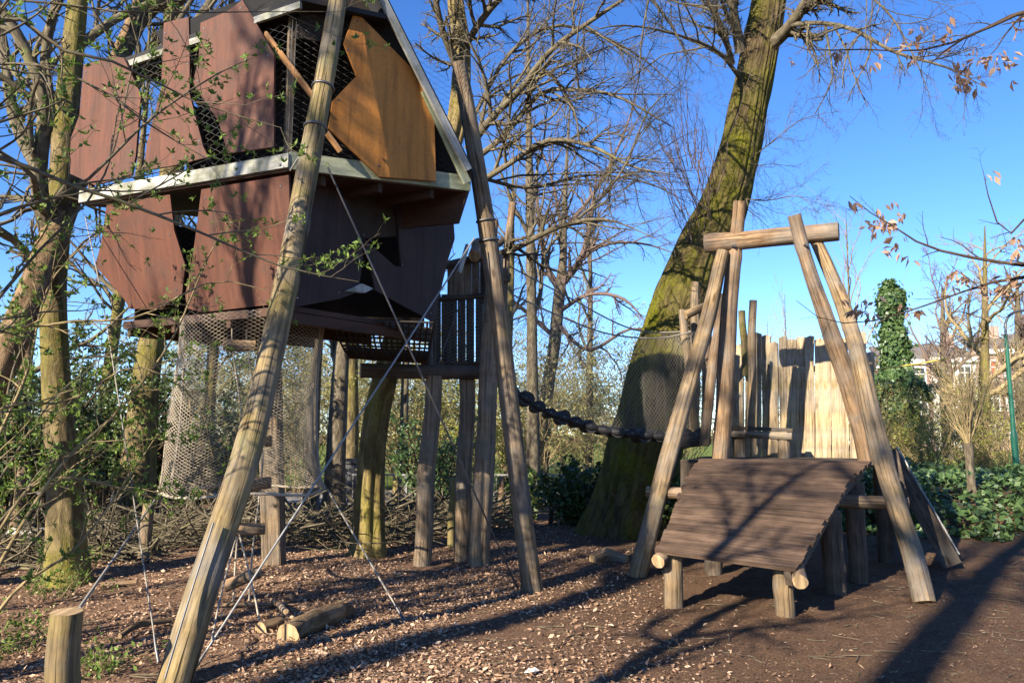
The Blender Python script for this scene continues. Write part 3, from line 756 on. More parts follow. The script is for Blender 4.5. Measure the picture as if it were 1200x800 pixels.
bx = at(1160, 508, 27.0)[0]
bare_tree('mossy bare park tree behind the pollard on the right', [A(bx - .4, 27, -.1), A(bx - .2, 27, 2), A(bx, 27, 4), A(bx + .2, 27, 6.5), A(bx + .4, 27, 9.2)], [0.26, 0.22, 0.17, 0.1, 0.02], (13, 0.2, 0.95, 0.42, 0.85, 0.05), [(9, 0.42, 0.8, 6, 0.02, 0.18), (7, 0.5, 0.8, 5, 0.0, 0.2), (4, 0.5, 0.8, 4, 0, .2)], M['bark_moss'], M['twig_tan'], 51, name='park_tree', S=12, K=30, ridge=mossr, rmin=0.004)
for i, (px, Yd, hgt, lab) in enumerate([(1110, 44, 11.5, 'purplish round crown of bare twigs above the ivy column'), (1200, 38, 11.0, 'purplish bare crown at the right edge above the houses'), (1035, 50, 8.8, 'low bare tree between the leaning logs and the ivy column')]):
    bx = at(px, 508, Yd)[0]
    bare_tree(lab, [A(bx, Yd, -.1), A(bx, Yd, hgt * .35), A(bx + .2, Yd, hgt * .7), A(bx + .3, Yd, hgt * .9)], [0.3, 0.24, 0.14, 0.03], (14, 0.22, 0.95, 0.5, 0.75, 0.08), [(9, 0.42, 0.75, 6, 0.04, 0.16), (8, 0.5, 0.75, 5, 0.02, 0.18), (5, 0.5, 0.8, 4, 0, .2)], M['bark_grey'], M['twig_red'], 53 + i, name='park_tree', S=10, K=24, ridge=mossr, rmin=0.006)
for i, (px, Yd, hgt, lab) in enumerate([(1003, 30, 10.8, 'slender upright sapling seen right of the crossbeam'), (925, 46, 10.2, 'faint upright sapling above the palisade top'), (903, 52, 9.8, 'shorter faint sapling above the palisade, left of another')]):
    bx = at(px, 508, Yd)[0]
    bare_tree(lab, [A(bx, Yd, -.1), A(bx, Yd, hgt * .5), A(bx + .1, Yd, hgt)], [0.09, 0.06, 0.01], (16, 0.25, 0.95, 0.35, 0.32, 0.08), [(6, 0.4, 0.4, 5, 0.06, 0.08), (4, 0.5, 0.5, 4, 0.04, 0.1)], M['bark_grey'], M['twig_tan'], 57 + i, name='sapling', S=8, K=16, rmin=0.004)
# pollard
pb = gnd(1141, 607, 0.12); pb[2] = gz(pb[0], pb[1])
th = thing('pollard_tree', 'small pollard with short trunk and a fan of tan shoots in the ivy', 'pollard', pb)
P, Rd = smooth_line([pb + A(.02, 0, -.1), pb + A(0, 0, .4), pb + A(0, 0, .85), pb + A(-.02, 0, 1.0)], [0.075, 0.065, 0.075, 0.09], 12); mb = MB(); mb.tubes(P, Rd, 12, caps=True, ridge=mossr); mb.build('trunk', M['bark_grey'], th)
ns = 34; az = g.uniform(0, 6.28, ns); tl = g.uniform(0.03, 0.55, ns); d = np.stack([np.cos(az) * np.sin(tl), np.sin(az) * np.sin(tl), np.cos(tl)], 1)
L = g.uniform(0.9, 1.9, ns); t = np.linspace(0, 1, 8)
P = (pb + A(0, 0, .92))[None, None] + d[:, None] * (t[None, :, None] * L[:, None, None]) + A(0, 0, .12) * (t ** 2)[None, :, None] + g.normal(size=(ns, 8, 3)) * 0.012
Rd = np.full((ns, 1), 0.011) * np.linspace(1, .25, 8)[None]; mb = MB(); mb.tubes(P, Rd, 5); q = spawn(P, Rd, 6, 0.35, 0.5, .6, .15, 1, 5, .06, .1, g); mb.tubes(*q, 3)
mb.build('crown', M['twig_tan'], th)

# ivy ground cover
n = 30000; g = rng(81)
x = g.uniform(4.6, 17, n); y = 11.2 + (g.uniform(0, 1, n) ** 1.3) * 8.5
edge = 11.75 + 0.25 * np.sin(x * 1.7) + 0.18 * np.sin(x * 3.9 + 1) + np.clip((6.2 - x) * .8, 0, 2)
k = (y > edge) & ((np.sin(1.3 * x + 2 * y) + np.sin(2.3 * x - 1.4 * y) + g.normal(size=n) * .6) > -1.1); x, y = x[k], y[k]
h = 0.30 * np.clip((y - edge[k]) / .6, 0.2, 1) * (0.6 + 0.4 * np.sin(2.2 * x + 1) * np.sin(1.9 * y)) * g.uniform(0, 1, len(x)) ** .5
mb = MB(); mb.leaves(np.stack([x, y, gz(x, y) + .02 + h], 1), 0.115, g, 0.85, 0.2, flat=0.55)
tag(mb.build('ivy_ground_cover', M['leaf_ivy']), 'glossy dark green ivy carpeting the bank on the right', 'ivy', kind='stuff')

# ------------------------------------------------------------------ shrubs
LV2 = [(7, 0.42, 0.7, 5, 0.02, 0.16), (5, 0.5, 0.8, 4, 0.0, 0.18)]
LV2b = [(9, 0.45, 0.7, 5, 0.02, 0.16), (7, 0.5, 0.8, 4, 0.0, 0.18)]
def sx_(px, Yd): return at(px, 508, Yd)[0]
sh = [  # px, depth, height, width, stems, leaf mat, n leaves, size, twig mat, label
    (640, 21.0, 3.3, 2.4, 9, 'leaf_bud', 2400, 0.085, 'twig_tan', 'budding pale shrub behind the left half of the rope bridge'),
    (600, 23.0, 3.6, 2.2, 10, 'leaf_bud', 2800, 0.085, 'twig_tan', 'budding pale shrub just right of the leaning pole'),
    (690, 22.5, 3.0, 2.2, 9, 'leaf_bud', 2200, 0.085, 'twig_tan', 'budding pale shrub against the left side of the oak'),
    (545, 19.5, 2.9, 1.8, 12, 'leaf_yellow', 4000, 0.08, 'twig_tan', 'yellow green shrub between the tower posts'),
    (480, 20.0, 3.1, 2.0, 14, 'leaf_bud', 4400, 0.085, 'twig_tan', 'pale shrub between the ridged trunk and the first tower post'),
    (510, 24.0, 3.8, 2.6, 14, 'leaf_bud', 4800, 0.09, 'twig_tan', 'taller pale shrub farther behind the tower posts'),
    (420, 22.0, 3.9, 2.4, 15, 'leaf_bud', 5200, 0.09, 'twig_tan', 'pale shrub behind the ridged mossy trunk'),
    (345, 20.5, 4.3, 2.6, 16, 'leaf_bud', 5600, 0.09, 'twig_tan', 'pale sunlit shrub seen through the right half of the net'),
    (290, 24.0, 5.0, 2.8, 16, 'leaf_bud', 5200, 0.095, 'twig_tan', 'pale shrub seen through the middle of the net'),
    (765, 23.0, 2.6, 2.0, 12, 'leaf_bud', 3000, 0.085, 'twig_tan', 'low pale shrub behind the foot of the oak'),
    (1090, 23.0, 2.4, 1.6, 18, 'leaf_yellow', 3400, 0.07, 'twig_tan', 'low yellow green shrub right of the ivy column'),
    (1125, 26.0, 3.6, 2.2, 22, 'leaf_bud', 2200, 0.07, 'twig_tan', 'tall tan twiggy shrub behind the pollard'),
    (1180, 24.0, 2.6, 2.0, 20, 'leaf_yellow', 3600, 0.07, 'twig_tan', 'yellow green twiggy shrub around the lamp post foot'),
    (1215, 29.0, 4.0, 2.4, 22, 'leaf_bud', 2400, 0.07, 'twig_tan', 'tan twiggy thicket at the right edge before the houses'),
    (1020, 24.0, 2.8, 1.6, 18, 'leaf_bud', 1800, 0.07, 'twig_tan', 'tan twiggy shrub between the leaning logs and ivy column'),
    (1075, 31.0, 4.4, 2.6, 22, 'leaf_bud', 1800, 0.07, 'twig_tan', 'high brown thicket hiding the houses right of the ivy column'),
    (1180, 36.0, 5.2, 3.0, 26, 'leaf_bud', 1500, 0.07, 'twig_tan', 'high twiggy thicket in front of the gabled house'),
    (1055, 35.0, 5.0, 3.0, 24, 'leaf_bud', 1500, 0.07, 'twig_tan', 'high twiggy thicket straight behind the ivy column'),
    (1150, 33.0, 4.8, 2.8, 22, 'leaf_bud', 1800, 0.07, 'twig_tan', 'high brown thicket hiding the houses behind the pollard'),
]
for k_, (px, Yd, hgt, lab) in enumerate([(330, 30, 6.0, 'broad olive thicket far behind the net'), (405, 33, 6.0, 'broad olive thicket far behind the ridged trunk'), (480, 31, 5.4, 'broad olive thicket far behind the first tower post'), (555, 34, 5.2, 'broad olive thicket far behind the tower'),
        (618, 30, 4.6, 'broad olive thicket beyond the lawn right of the leaning pole'), (670, 33, 5.2, 'broad olive thicket beyond the candelabra tree'), (730, 31, 4.6, 'broad olive thicket beyond the oak trunk'), (800, 36, 4.4, 'broad olive thicket glimpsed between oak and leaning leg'), (250, 32, 6.4, 'broad olive thicket far behind the left half of the net')]):
    sh.append((px, Yd, hgt, 4.2, 26, 'leaf_bud', 6500, 0.125, 'twig_tan', lab))
for i, (px, Yd, hgt, wid, nst, lmt, nl, ls, tmt, lab) in enumerate(sh):
    shrub(lab, sx_(px, Yd), Yd, hgt, wid, nst, LV2b, M[tmt], M[lmt], nl, ls, 300 + i, name='shrub', clump=4)
ev = [
    (15, 11.5, 2.6, 1.7, 14, 9000, 'evergreen bush at the left edge behind the upright mossy tree'),
    (120, 13.8, 3.4, 2.0, 16, 11000, 'big dark evergreen between the two left mossy trunks'),
    (215, 14.5, 2.3, 1.5, 14, 6000, 'dark evergreen right behind the left edge of the rope net'),
    (60, 16.5, 3.6, 2.0, 16, 8000, 'tall dark evergreen standing behind the upright mossy tree'),
    (285, 15.5, 1.5, 1.2, 10, 3000, 'dark evergreen behind the foot of the rope net'),
    (510, 14.6, 1.9, 1.1, 10, 3000, 'small leafy evergreen behind the first tower post'),
]
for i, (px, Yd, hgt, wid, nst, nl, lab) in enumerate(ev):
    shrub(lab, sx_(px, Yd), Yd, hgt, wid, nst, LV2, M['twig_dark'], M['leaf_dark'] if i != 5 else M['leaf_ivy'], nl, 0.085, 340 + i, name='evergreen_bush', cat='bush', clump=5, r0=0.03, lshape=.6)
iv = [(668, 13.6, 0.95, 0.6, 3600, 'ivy clump at the foot of the oak on its left'), (790, 12.0, 0.9, 0.5, 2000, 'ivy clump between the oak and the ramp'), (612, 14.4, 0.6, 0.6, 1600, 'low ivy tuft behind the leaning pole foot'),
      (1035, 12.6, 0.9, 0.8, 2600, 'ivy heap in the shade behind the ramp')]
for i, (px, Yd, hgt, wid, nl, lab) in enumerate(iv):
    shrub(lab, sx_(px, Yd), Yd, hgt, wid, 16, LV2, M['twig_dark'], M['leaf_dark'] if i < 3 else M['leaf_ivy'], nl, 0.09, 360 + i, name='ivy_clump', cat='ivy', clump=4, r0=0.012, lshape=.8)
# far-off wood (reads as one mass)
g = rng(90); n = 70
bx = g.uniform(-75, 75, n); by = g.uniform(48, 100, n); hh = by * g.uniform(0.04, 0.105, n) + 1.5
hh = np.where(bx / by > 0.28, hh * .55, hh)
P = np.stack([np.stack([bx + g.normal(size=n) * .3 * t, by, hh * t - .1], 1) for t in np.linspace(0, 1, 8)], 1); Rd = np.full((n, 1), 0.16) * np.linspace(1, .1, 8)[None]
mb = MB(); mb.tubes(P, Rd, 6); q = spawn(P, Rd, 12, 0.5, 0.8, .5, .1, 1, 6, .06, .15, g); mb.tubes(*q, 3); q = spawn(*q, 8, 0.5, 0.8, .6, .1, 1, 5, .03, .18, g, rmin=.012); mb.tubes(*q, 3); q = spawn(*q, 4, 0.5, 0.8, .6, .1, 1, 4, .0, .18, g, rmin=.012); mb.tubes(*q, 3)
tag(mb.build('distant_wood', M['twig_red']), 'hazy mass of bare trees far beyond the park lawn', 'distant wood', kind='stuff')
# ------------------------------------------------------------------ tree house
def depth_for(px, py, z):
    return gnd(px, py, z)[1]
Cc = at(338, 190, 6.5); Lc = at(96, 232, 7.75); Rc = at(550, 217, 7.55)
zL = Cc[2]
Bc = Lc + Rc - Cc + A(0, .15, 0)                # back corner of the ledge
def planen(p, q, tilt=0.0):
    h = unit(q - p); n = unit(np.cross(h, UP))
    if n[1] > 0: n = -n
    return unit(n - UP * tilt)
nUL, nUR = planen(Cc, Lc), planen(Cc, Rc)
th_house = thing('tree_house', 'faceted red brown tree house on leaning poles high on the left', 'tree house', A((Lc[0] + Rc[0]) / 2, (Lc[1] + Rc[1]) / 2, 2.7))
H = th_house
def pxboard(name, poly, p0, n, thick, mat, along=UP, bev=0.004):
    pts = [onplane(x, y, p0, n) for x, y in poly]
    mb = MB(); mb.slab(pts, n, thick, along)
    cen = np.mean(pts, 0)
    for q in pts[::2]:
        c = q + (cen - q) * .13 + n * .001; mb.tubes(np.array([c, c + n * .004]), [.011, .009], 8, caps=True, mi=1, cap_mi=1)
    return mb.build(name, [mat, M['steel_dark']], H)
# ledge slab with trim
inn = 0.03
mb = MB(); lp = [Cc, Rc, Bc, Lc]
mb.slab([p + A(0, 0, 0.02) for p in lp], UP, 0.10); mb.build('ledge_floor', M['soffit'], H)
def trimboard(name, p, q, n, z0, z1, th_, mat):
    mb = MB(); pts = [p + UP * z0, q + UP * z0, q + UP * z1, p + UP * z1]
    mb.slab([v + n * th_ for v in pts], n, th_, unit(q - p)); return mb.build(name, mat, H, bevel=0.004)
trimboard('ledge_trim', Cc + unit(Rc - Cc) * .003, Rc, nUR, -.07, .09, .03, M['trim_green'])
trimboard('ledge_trim', Cc - unit(Lc - Cc) * .028, Lc, nUL, -.06, .07, .035, M['trim'])
# soffit boxes under the right half of the ledge
mb = MB(); k = unit(Bc - Rc)
mb.slab([Rc + A(0, 0, -.075), Rc + k * 1.2 + A(0, 0, -.075), Rc + k * 1.2 + A(0, 0, -.36), Rc + A(0, 0, -.40) + k * .12], unit(np.cross(k, UP)) * (1 if np.cross(k, UP)[0] > 0 else -1), .04, k); mb.build('side_fascia', M['soffit'], H)
for f in (0.2, 0.5, 0.8):
    p = Cc * (1 - f) + Rc * f; mb = MB(); mb.beam(p + unit(Bc - Rc) * .06 + A(0, 0, -.125), p + unit(Bc - Rc) * 1.3 + A(0, 0, -.125), .06, .09); mb.build('joist', M['soffit'], H)
# upper left boards
UL = Cc + nUL * 0.03
for nm, poly, off in (
    ('cladding_board', [(98, 76), (132, 66), (145, 68), (165, 111), (159, 182), (154, 205), (111, 217), (81, 203), (83, 162), (93, 135)], .02),
    ('cladding_board', [(192, 27), (221, 20), (222, 68), (222, 110), (238, 172), (244, 184), (203, 194), (169, 200), (172, 169), (189, 101)], .0),
    ('cladding_board', [(235, 27), (267, 13), (284, 0), (296, 20), (321, 64), (321, 172), (267, 180), (256, 142), (226, 98), (233, 67)], .02)):
    pxboard(nm, poly, UL + nUL * off, nUL, .022, M['red_board'])
# upper right panel and its neighbours
UR = Cc + nUR * 0.035
pan = pxboard('gable_panel', [(416, 12), (455, 52), (508, 106), (511, 212), (445, 207), (385, 150), (390, 118), (418, 89), (403, 51)], UR + nUR * .05, nUR, .02, M['tan_board'])
b0, b1 = onplane(311, 40, UL, nUL), onplane(378, 128, Cc + nUR * .1, nUR)
mb = MB(); mb.beam(b0, b1, .065, .03, unit(np.cross(b1 - b0, nUR))); mb.build('diagonal_batten', M['batten'], H, bevel=.004)
b2 = onplane(399, 178, Cc + nUR * .1, nUR); mb = MB(); mb.beam(onplane(380, 152, Cc + nUR * .1, nUR), b2, .06, .03, unit(np.cross(b1 - b0, nUR))); mb.build('diagonal_batten', M['batten'], H, bevel=.004)
# roof: right slope comes down to the ledge corner, low left slope ends over the red boards
Q = onplane(437, -6, Cc, nUR); Rw = onplane(545, 208, Cc, nUR)
apex = Rw + (Q - Rw) * 1.16
rv = Lc - Cc; rv = A(rv[0], rv[1], 0) * 1.0
eC = onplane(383, -1, Cc - nUL * .0, nUL); eC = A(Cc[0], Cc[1], 0) + A(0, 0, onplane(338, 12, Cc, nUL)[2])
eC2 = eC - nUL * .02
ov = nUR * .16
n_r = unit(np.cross(rv, apex - Rw)); n_r = n_r if n_r[2] > 0 else -n_r
n_l = unit(np.cross(rv, apex - eC2)); n_l = n_l if n_l[2] > 0 else -n_l
mb = MB()
kz = (eC2[2] + .10 - Rw[2]) / (apex[2] - Rw[2]); mid = Rw + (apex - Rw) * kz
n_l = unit(np.cross(rv, mid - eC2)); n_l = n_l if n_l[2] > 0 else -n_l
for (a0, e0, n_) in ((apex, Rw + unit(Rw - apex) * .05, n_r), (mid, eC2, n_l)):
    mb.slab([a0 + ov + n_ * .05, e0 + ov + n_ * .05, e0 + rv + n_ * .05, a0 + rv + n_ * .05], n_, .045, e0 - a0)
mb.build('roof', M['roof'], H)
def rafter(p, q, off, w, mat, name='rafter_board'):
    d = unit(q - p); s = unit(np.cross(d, nUR)); mb = MB()
    mb.box((p + q) / 2 + off, s, nUR, d, w / 2, .016, np.linalg.norm(q - p) / 2); return mb.build(name, mat, H, bevel=.003)
Qm = onplane(480, 66, Cc, nUR)
rafter(apex, Rw + (apex - Rw) * .02, nUR * .145 - n_r * .045, .085, M['trim'])
rafter(onplane(500, 108, Cc, nUR), onplane(549, 214, Cc, nUR), nUR * .06 - n_r * .10, .09, M['trim_green'])
mb = MB(); q_ = unit(A(mid[0] - eC2[0], mid[1] - eC2[1], 0)); mb.slab([p - nUR * .04 for p in (eC2 - A(0, 0, .25), mid - A(0, 0, .25), apex, apex - q_ * .35 + A(0, 0, .05))], nUR, .02); mb.build('gable_shade_lining', M['inside'], H)  # near-black sheet paints the shade inside the open gable
e0, e1 = eC2 + ov * .9, eC2 + rv
mb = MB(); mb.beam(e0 - n_l * .03, e1 - n_l * .03, .03, .065); mb.build('eave_trim', M['trim'], H)
# chicken wire across the openings
def wirenet(o, u, v, nu, nv, r, S=3):
    mb = MB(); P = []
    for i in range(nu + 1):
        row = []
        for j in range(nv * 2 + 1):
            a = (i + (0.46 if (j // 1) % 2 == (i % 2) else -0.46)) / nu if 0 < i < nu else i / nu
            row.append(o + u * a + v * (j / (nv * 2)))
        P.append(row)
    P = np.array(P); mb.tubes(P, np.full(P.shape[:2], r), S); return mb
o_, ux, vy = onplane(303, 188, Cc - nUR * .02, nUR), None, None
p00 = Cc + A(0, 0, .05) - nUR * .03; wl = np.linalg.norm(Rc - Cc)
wirenet(p00, (Rc - Cc) * .97, A(0, 0, eC[2] - Cc[2] - .06), 24, 22, .0022).build('wire_mesh', M['wire'], H)
mb = wirenet(Cc + A(0, 0, .05) - nUL * .035, (Lc - Cc) * .97, A(0, 0, eC[2] - Cc[2] - .15), 36, 18, .0022); mb.build('wire_mesh', M['wire'], H)
# corner studs, back walls, inner lining coloured dark for interior shade
mb = MB(); c_ = Cc + unit(Bc - Cc) * .07; mb.beam(c_ + unit(Bc - Cc) * .1, A(c_[0], c_[1], eC[2] - .02) + unit(Bc - Cc) * .1, .06, .06, nUR); mb.build('corner_stud', M['log_grey'], H)
mb = MB(); c_ = Lc + unit(Cc - Lc) * .12 + unit(Bc - Cc) * .1; mb.beam(c_, A(c_[0], c_[1], eC[2] - .1), .06, .06, nUR); mb.build('corner_stud', M['log_grey'], H)
bin_ = (Cc + Bc) / 2
def inset(p, k): return p + (A(bin_[0], bin_[1], p[2]) - p) * k
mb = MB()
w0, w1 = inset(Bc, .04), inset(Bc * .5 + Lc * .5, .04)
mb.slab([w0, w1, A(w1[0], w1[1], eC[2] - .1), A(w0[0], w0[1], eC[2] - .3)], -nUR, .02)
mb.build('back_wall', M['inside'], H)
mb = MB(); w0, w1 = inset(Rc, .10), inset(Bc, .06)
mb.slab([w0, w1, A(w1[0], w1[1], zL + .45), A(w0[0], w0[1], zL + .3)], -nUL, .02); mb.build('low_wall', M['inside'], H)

# --- lower storey
cl = at(343, 357, 6.85); rl = at(508, 376, 8.35); ll = at(147, 372, 7.85)
zF = cl[2]
rl = A(rl[0], rl[1], zF); ll = A(ll[0], ll[1], zF); bl = ll + (rl - cl) * .8 + A(.1, .1, 0)
mb = MB(); mb.slab([p - A(0, 0, .01) for p in (cl, rl, bl, ll)], UP, .05, rl - cl); mb.build('floor', M['soffit'], H)
nLR = planen(cl, rl)
for f in (.02, .35, .68, .97):
    a_, b_ = cl * (1 - f) + ll * f, rl * (1 - f) + bl * f; mb = MB(); mb.beam(a_ + A(0, 0, -.115) , b_ + A(0, 0, -.115), .07, .10); mb.build('floor_joist', M['soffit'], H)
# left boards lean in towards the floor
tC, tL = Cc + nUL * -.04 + A(0, 0, -.1), Lc + nUL * -.04 + A(0, 0, -.1)
nLL = unit(np.cross(tL - tC, ll - tL)); nLL = nLL if nLL[1] < 0 else -nLL
pLL = (tC + tL) / 2
pxboard('cladding_board', [(125, 240), (118, 287), (111, 311), (145, 350), (152, 362), (189, 362), (213, 345), (217, 311), (204, 270), (199, 228)], pLL + nLL * .0, nLL, .022, M['red_board'])
pxboard('cladding_board', [(236, 222), (226, 300), (217, 345), (219, 361), (236, 366), (316, 357), (336, 300), (340, 250), (338, 205)], pLL + nLL * .02, nLL, .022, M['red_board'])
trimboard('floor_trim', cl + A(0, 0, -.04), ll + A(0, 0, -.04), planen(cl, ll), -.05, .03, .02, M['soffit'])
# right boards, with the ledge's shade put into their darker colour
pLR = cl + nLR * .0
pxboard('cladding_board', [(338, 205), (395, 205), (410, 240), (425, 285), (425, 305), (420, 342), (398, 350), (350, 359), (342, 358)], pLR + nLR * .03, nLR, .022, M['shaded_board'])
w = pxboard('cladding_board', [(427, 280), (463, 312), (470, 312), (466, 262), (460, 225), (530, 232), (533, 280), (525, 305), (508, 377), (470, 357), (440, 340)], pLR + nLR * .01, nLR, .022, M['shaded_board'])
pxboard('sill_board', [(404, 341), (424, 332), (438, 338), (428, 343)], pLR + nLR * .05, nLR, .05, M['trim'])
pxboard('shade_lintel', [(385, 196), (545, 215), (532, 250), (472, 276), (420, 280), (410, 240)], pLR - nLR * .02, nLR, .02, M['inside'])  # near-black board closes the gap and paints the shade under the ledge
st0, st1 = onplane(548, 287, pLR - nLR * .05, nLR), onplane(538, 320, pLR - nLR * .05, nLR)
mb = MB(); mb.beam(st0, st1, .05, .03, nLR); mb.build('brace', M['trim'], H)
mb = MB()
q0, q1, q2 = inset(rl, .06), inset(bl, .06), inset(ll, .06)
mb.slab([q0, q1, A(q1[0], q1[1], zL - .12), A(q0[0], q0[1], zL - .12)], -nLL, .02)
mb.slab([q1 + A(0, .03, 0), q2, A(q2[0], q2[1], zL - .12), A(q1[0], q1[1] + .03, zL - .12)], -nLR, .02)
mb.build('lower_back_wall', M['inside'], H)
wirenet(cl + (ll - cl) * .05 + A(0, 0, .0) - nLL * .12, (ll - cl) * .9, A(0, 0, zL - zF - .12), 30, 18, .0022).build('wire_mesh', M['wire'], H)

# --- leaning poles
def pole_thing(name, label, pts, rad, mat, seed, bands=(), cat='pole', K=44, group=None):
    th = thing(name, label, cat, A(pts[0][0], pts[0][1], 0), group)
    mb = MB(); P, R_ = mb.log(pts, rad, S=26, K=K, seed=seed, wob=.05)
    mb.build('shaft', [mat, M['end']], th)
    for (t, rr) in bands:
        i = t * (len(P) - 1); k = int(i); f = i - k; c = P[k] * (1 - f) + P[k + 1] * f; T = unit(P[k + 1] - P[k])
        r = (R_[k] * (1 - f) + R_[k + 1] * f) * 1.06
        a = unit(np.cross(T, A(0, 1, 0))); b = np.cross(T, a); an = np.linspace(0, 2 * math.pi, 28, endpoint=False)
        ring = c + r * (np.cos(an)[:, None] * a + np.sin(an)[:, None] * b)
        mb = MB(); mb.tubes(ring[None], np.full((1, 28), .012), 6, closed=True); mb.build('steel_band', M['steel_dark'], th)
    return th, P, R_
fpole, fP, fR = pole_thing('leaning_pole', 'big round weathered pole leaning from the lower left corner to the treetop', [at(193, 830, 4.9), at(236, 690, 5.2), at(290, 530, 5.55), at(331, 360, 5.85), at(365, 172, 6.15), at(392, 20, 6.4), at(403, -45, 6.5)], [.105, .104, .100, .094, .088, .082, .078], M['pole'], 1, bands=((.715, 0), (.775, 0)))
rpole, rP, rR = pole_thing('leaning_pole', 'tall knotty pole leaning left from the ground right of the tower posts', [at(624, 700, 8.15), at(618, 650, 8.1), at(604, 520, 8.0), at(583, 360, 7.9), at(567, 250, 7.8), at(552, 150, 7.7), at(539, 75, 7.65)], [.108, .106, .10, .098, .094, .085, .078], M['log_grey'], 2, bands=((.66, 0), (.70, 0)))
# bolts in the foreground pole and its short cable
bo = at(397, 612 - 0, 5) * 0
th = thing('post', 'square dark post standing behind the rope net under the tree house', 'post', gnd(322, 662))
mb = MB(); b = gnd(322, 662); mb.beam(b + A(0, 0, -.1), A(b[0] - .05, b[1] - .4, zF - .1), .24, .24, A(0, 1, 0)); mb.build('shaft', M['log_grey'], th, bevel=.02)

# --- steel cables and rods
def cable(name, label, pts, r, mat, cat, sag=0, K=16, group=None, anchor=False):
    P, R_ = smooth_line(pts, r, K)
    P[:, 2] -= sag * np.sin(np.linspace(0, math.pi, K))
    th = thing(name, label, cat, A(*P[-1]), group)
    mb = MB(); mb.tubes(P, R_, 6, caps=True); mb.build('line', mat, th)
    if anchor:
        T = unit(P[-2] - P[-1]); mb = MB(); mb.tubes(np.array([P[-1] - T * .02, P[-1] + T * .10, P[-1] + T * .22])[None], np.array([[.010, .014, .008]]), 8, caps=True); mb.build('turnbuckle', M['steel_dark'], th)
    return th
cable('steel_rod', 'long straight steel rod running from the tree house corner down past the front pole', [at(556, 279, 7.6), at(219, 797, 5.35)], .0085, M['steel'], 'rod', anchor=True)
cable('steel_cable', 'dark cable crossing the shaded boards down to the leaf litter by the knotty pole', [at(384, 196, 6.45), gnd(606, 688)], .009, M['steel_dark'], 'cable', anchor=True)
cable('white_cable', 'pale thin cable dropping steeply from the tree house left of the big pole', [at(100, 255, 7.7), at(125, 380, 7.0), gnd(186, 778)], .006, M['rope_grey'], 'cable', anchor=True)
cable('ground_rope', 'taut rope from the right rim of the net down to the leaf litter', [at(384, 574, 7.6), gnd(474, 727)], .009, M['rope_grey'], 'rope', anchor=True)
cable('ground_rope', 'taut rope from the left rim of the net to the low post', [at(187, 578, 7.6), at(93, 712, 4.62)], .011, M['rope_grey'], 'rope')
cable('steel_cable', 'short cable lying along the lower front of the big leaning pole', [at(250, 612, 5.19), at(222, 700, 5.0), at(193, 795, 4.77)], .007, M['steel_dark'], 'cable')
cable('thin_line', 'thin line from the top of the big pole to the tree house ledge', [at(340, 200, 6.3), at(372, 150, 6.1)], .008, M['steel'], 'line')

# --- hanging rope net under the tree house
nc = at(289, 508, 7.65); zb = at(284, 582, 6.85)[2]
nt = thing('rope_net', 'beige barrel shaped rope net hanging under the tree house', 'net', A(nc[0], nc[1], zb))
def netr(z):
    t = (z - zb) / (zF - zb)
    return 0.735 - 0.03 * np.clip(t, 0, 1) ** 0.6 + 0.045 * np.exp(-t * 9) - .03 * np.sin(math.pi * np.clip(t, 0, 1))
ncol, nrow = 124, 104
zz = np.linspace(zb, zF - .05, nrow); P = np.zeros((ncol, nrow, 3))
zz = zb + (zF - .05 - zb) * np.linspace(0, 1, nrow) ** 1.15
gN = rng(12)
for i in range(ncol):
    a = (i + 0.5 * np.where((np.arange(nrow) + i) % 2 == 0, .93, -.93)) / ncol * 2 * math.pi
    r = netr(zz) * (1 + .025 * np.sin(3 * a + zz * 2))
    P[i] = np.stack([nc[0] + r * np.cos(a) + .03 * np.sin(zz * 3), nc[1] + r * np.sin(a), zz + .02 * np.sin(4 * a)], 1)
mb = MB(); mb.tubes(P, np.full(P.shape[:2], .0039), 3); mb.build('mesh', M['rope'], nt)
an = np.linspace(0, 2 * math.pi, 60, endpoint=False)
mb = MB(); r0 = netr(zb); mb.tubes(np.stack([nc[0] + r0 * np.cos(an), nc[1] + r0 * np.sin(an), zb + .02 * np.sin(4 * an)], 1)[None], np.full((1, 60), .015), 6, closed=True); mb.build('bottom_rim', M['rope'], nt)
for a in (math.pi * .98, 0.02):
    mb = MB(); r = netr(zz); mb.tubes(np.stack([nc[0] + (r + .01) * math.cos(a), nc[1] + (r + .01) * math.sin(a), zz], 1)[None], np.full((1, nrow), .012), 5); mb.build('edge_rope', M['rope_grey'], nt)
# climbing rope with log rungs inside it
lt = thing('rope_ladder', 'rope ladder with round log rungs dangling through the net', 'rope ladder', gnd(285, 760))
rg = [(281, 405, 8), (297, 517, 4), (296, 566, 12), (289, 620, 4), (284, 678, -22)]
Lp, Rp = [], []
for (px, py, tl) in rg:
    c = at(px, py, 7.35); d = unit(A(1, .25, -math.tan(math.radians(tl)) if abs(tl) > 15 else .02)); hw = .17 if py > 500 else .15
    mb = MB(); mb.log([c - d * hw, c + d * hw], [.055, .055], S=14, K=10, seed=py); mb.build('rung', [M['log_tan'], M['end']], lt)
    Lp.append(c - d * hw * .45); Rp.append(c + d * hw * .45)
mb = MB()
for Q_ in (Lp, Rp):
    P, R_ = smooth_line([Q_[0] + A(0, 0, 2.75 - Q_[0][2])] + Q_ + [Q_[-1] + A(.0, 0, -.42)], .009, 40); mb.tubes(P, R_, 5)
for e in ((245, 765), (305, 733)):
    P, R_ = smooth_line([Lp[3], at(e[0] + (284 - e[0]) * .4, 690, 7.0), gnd(*e)], .009, 12); mb.tubes(P, R_, 5)
mb.build('ropes', M['rope'], lt)

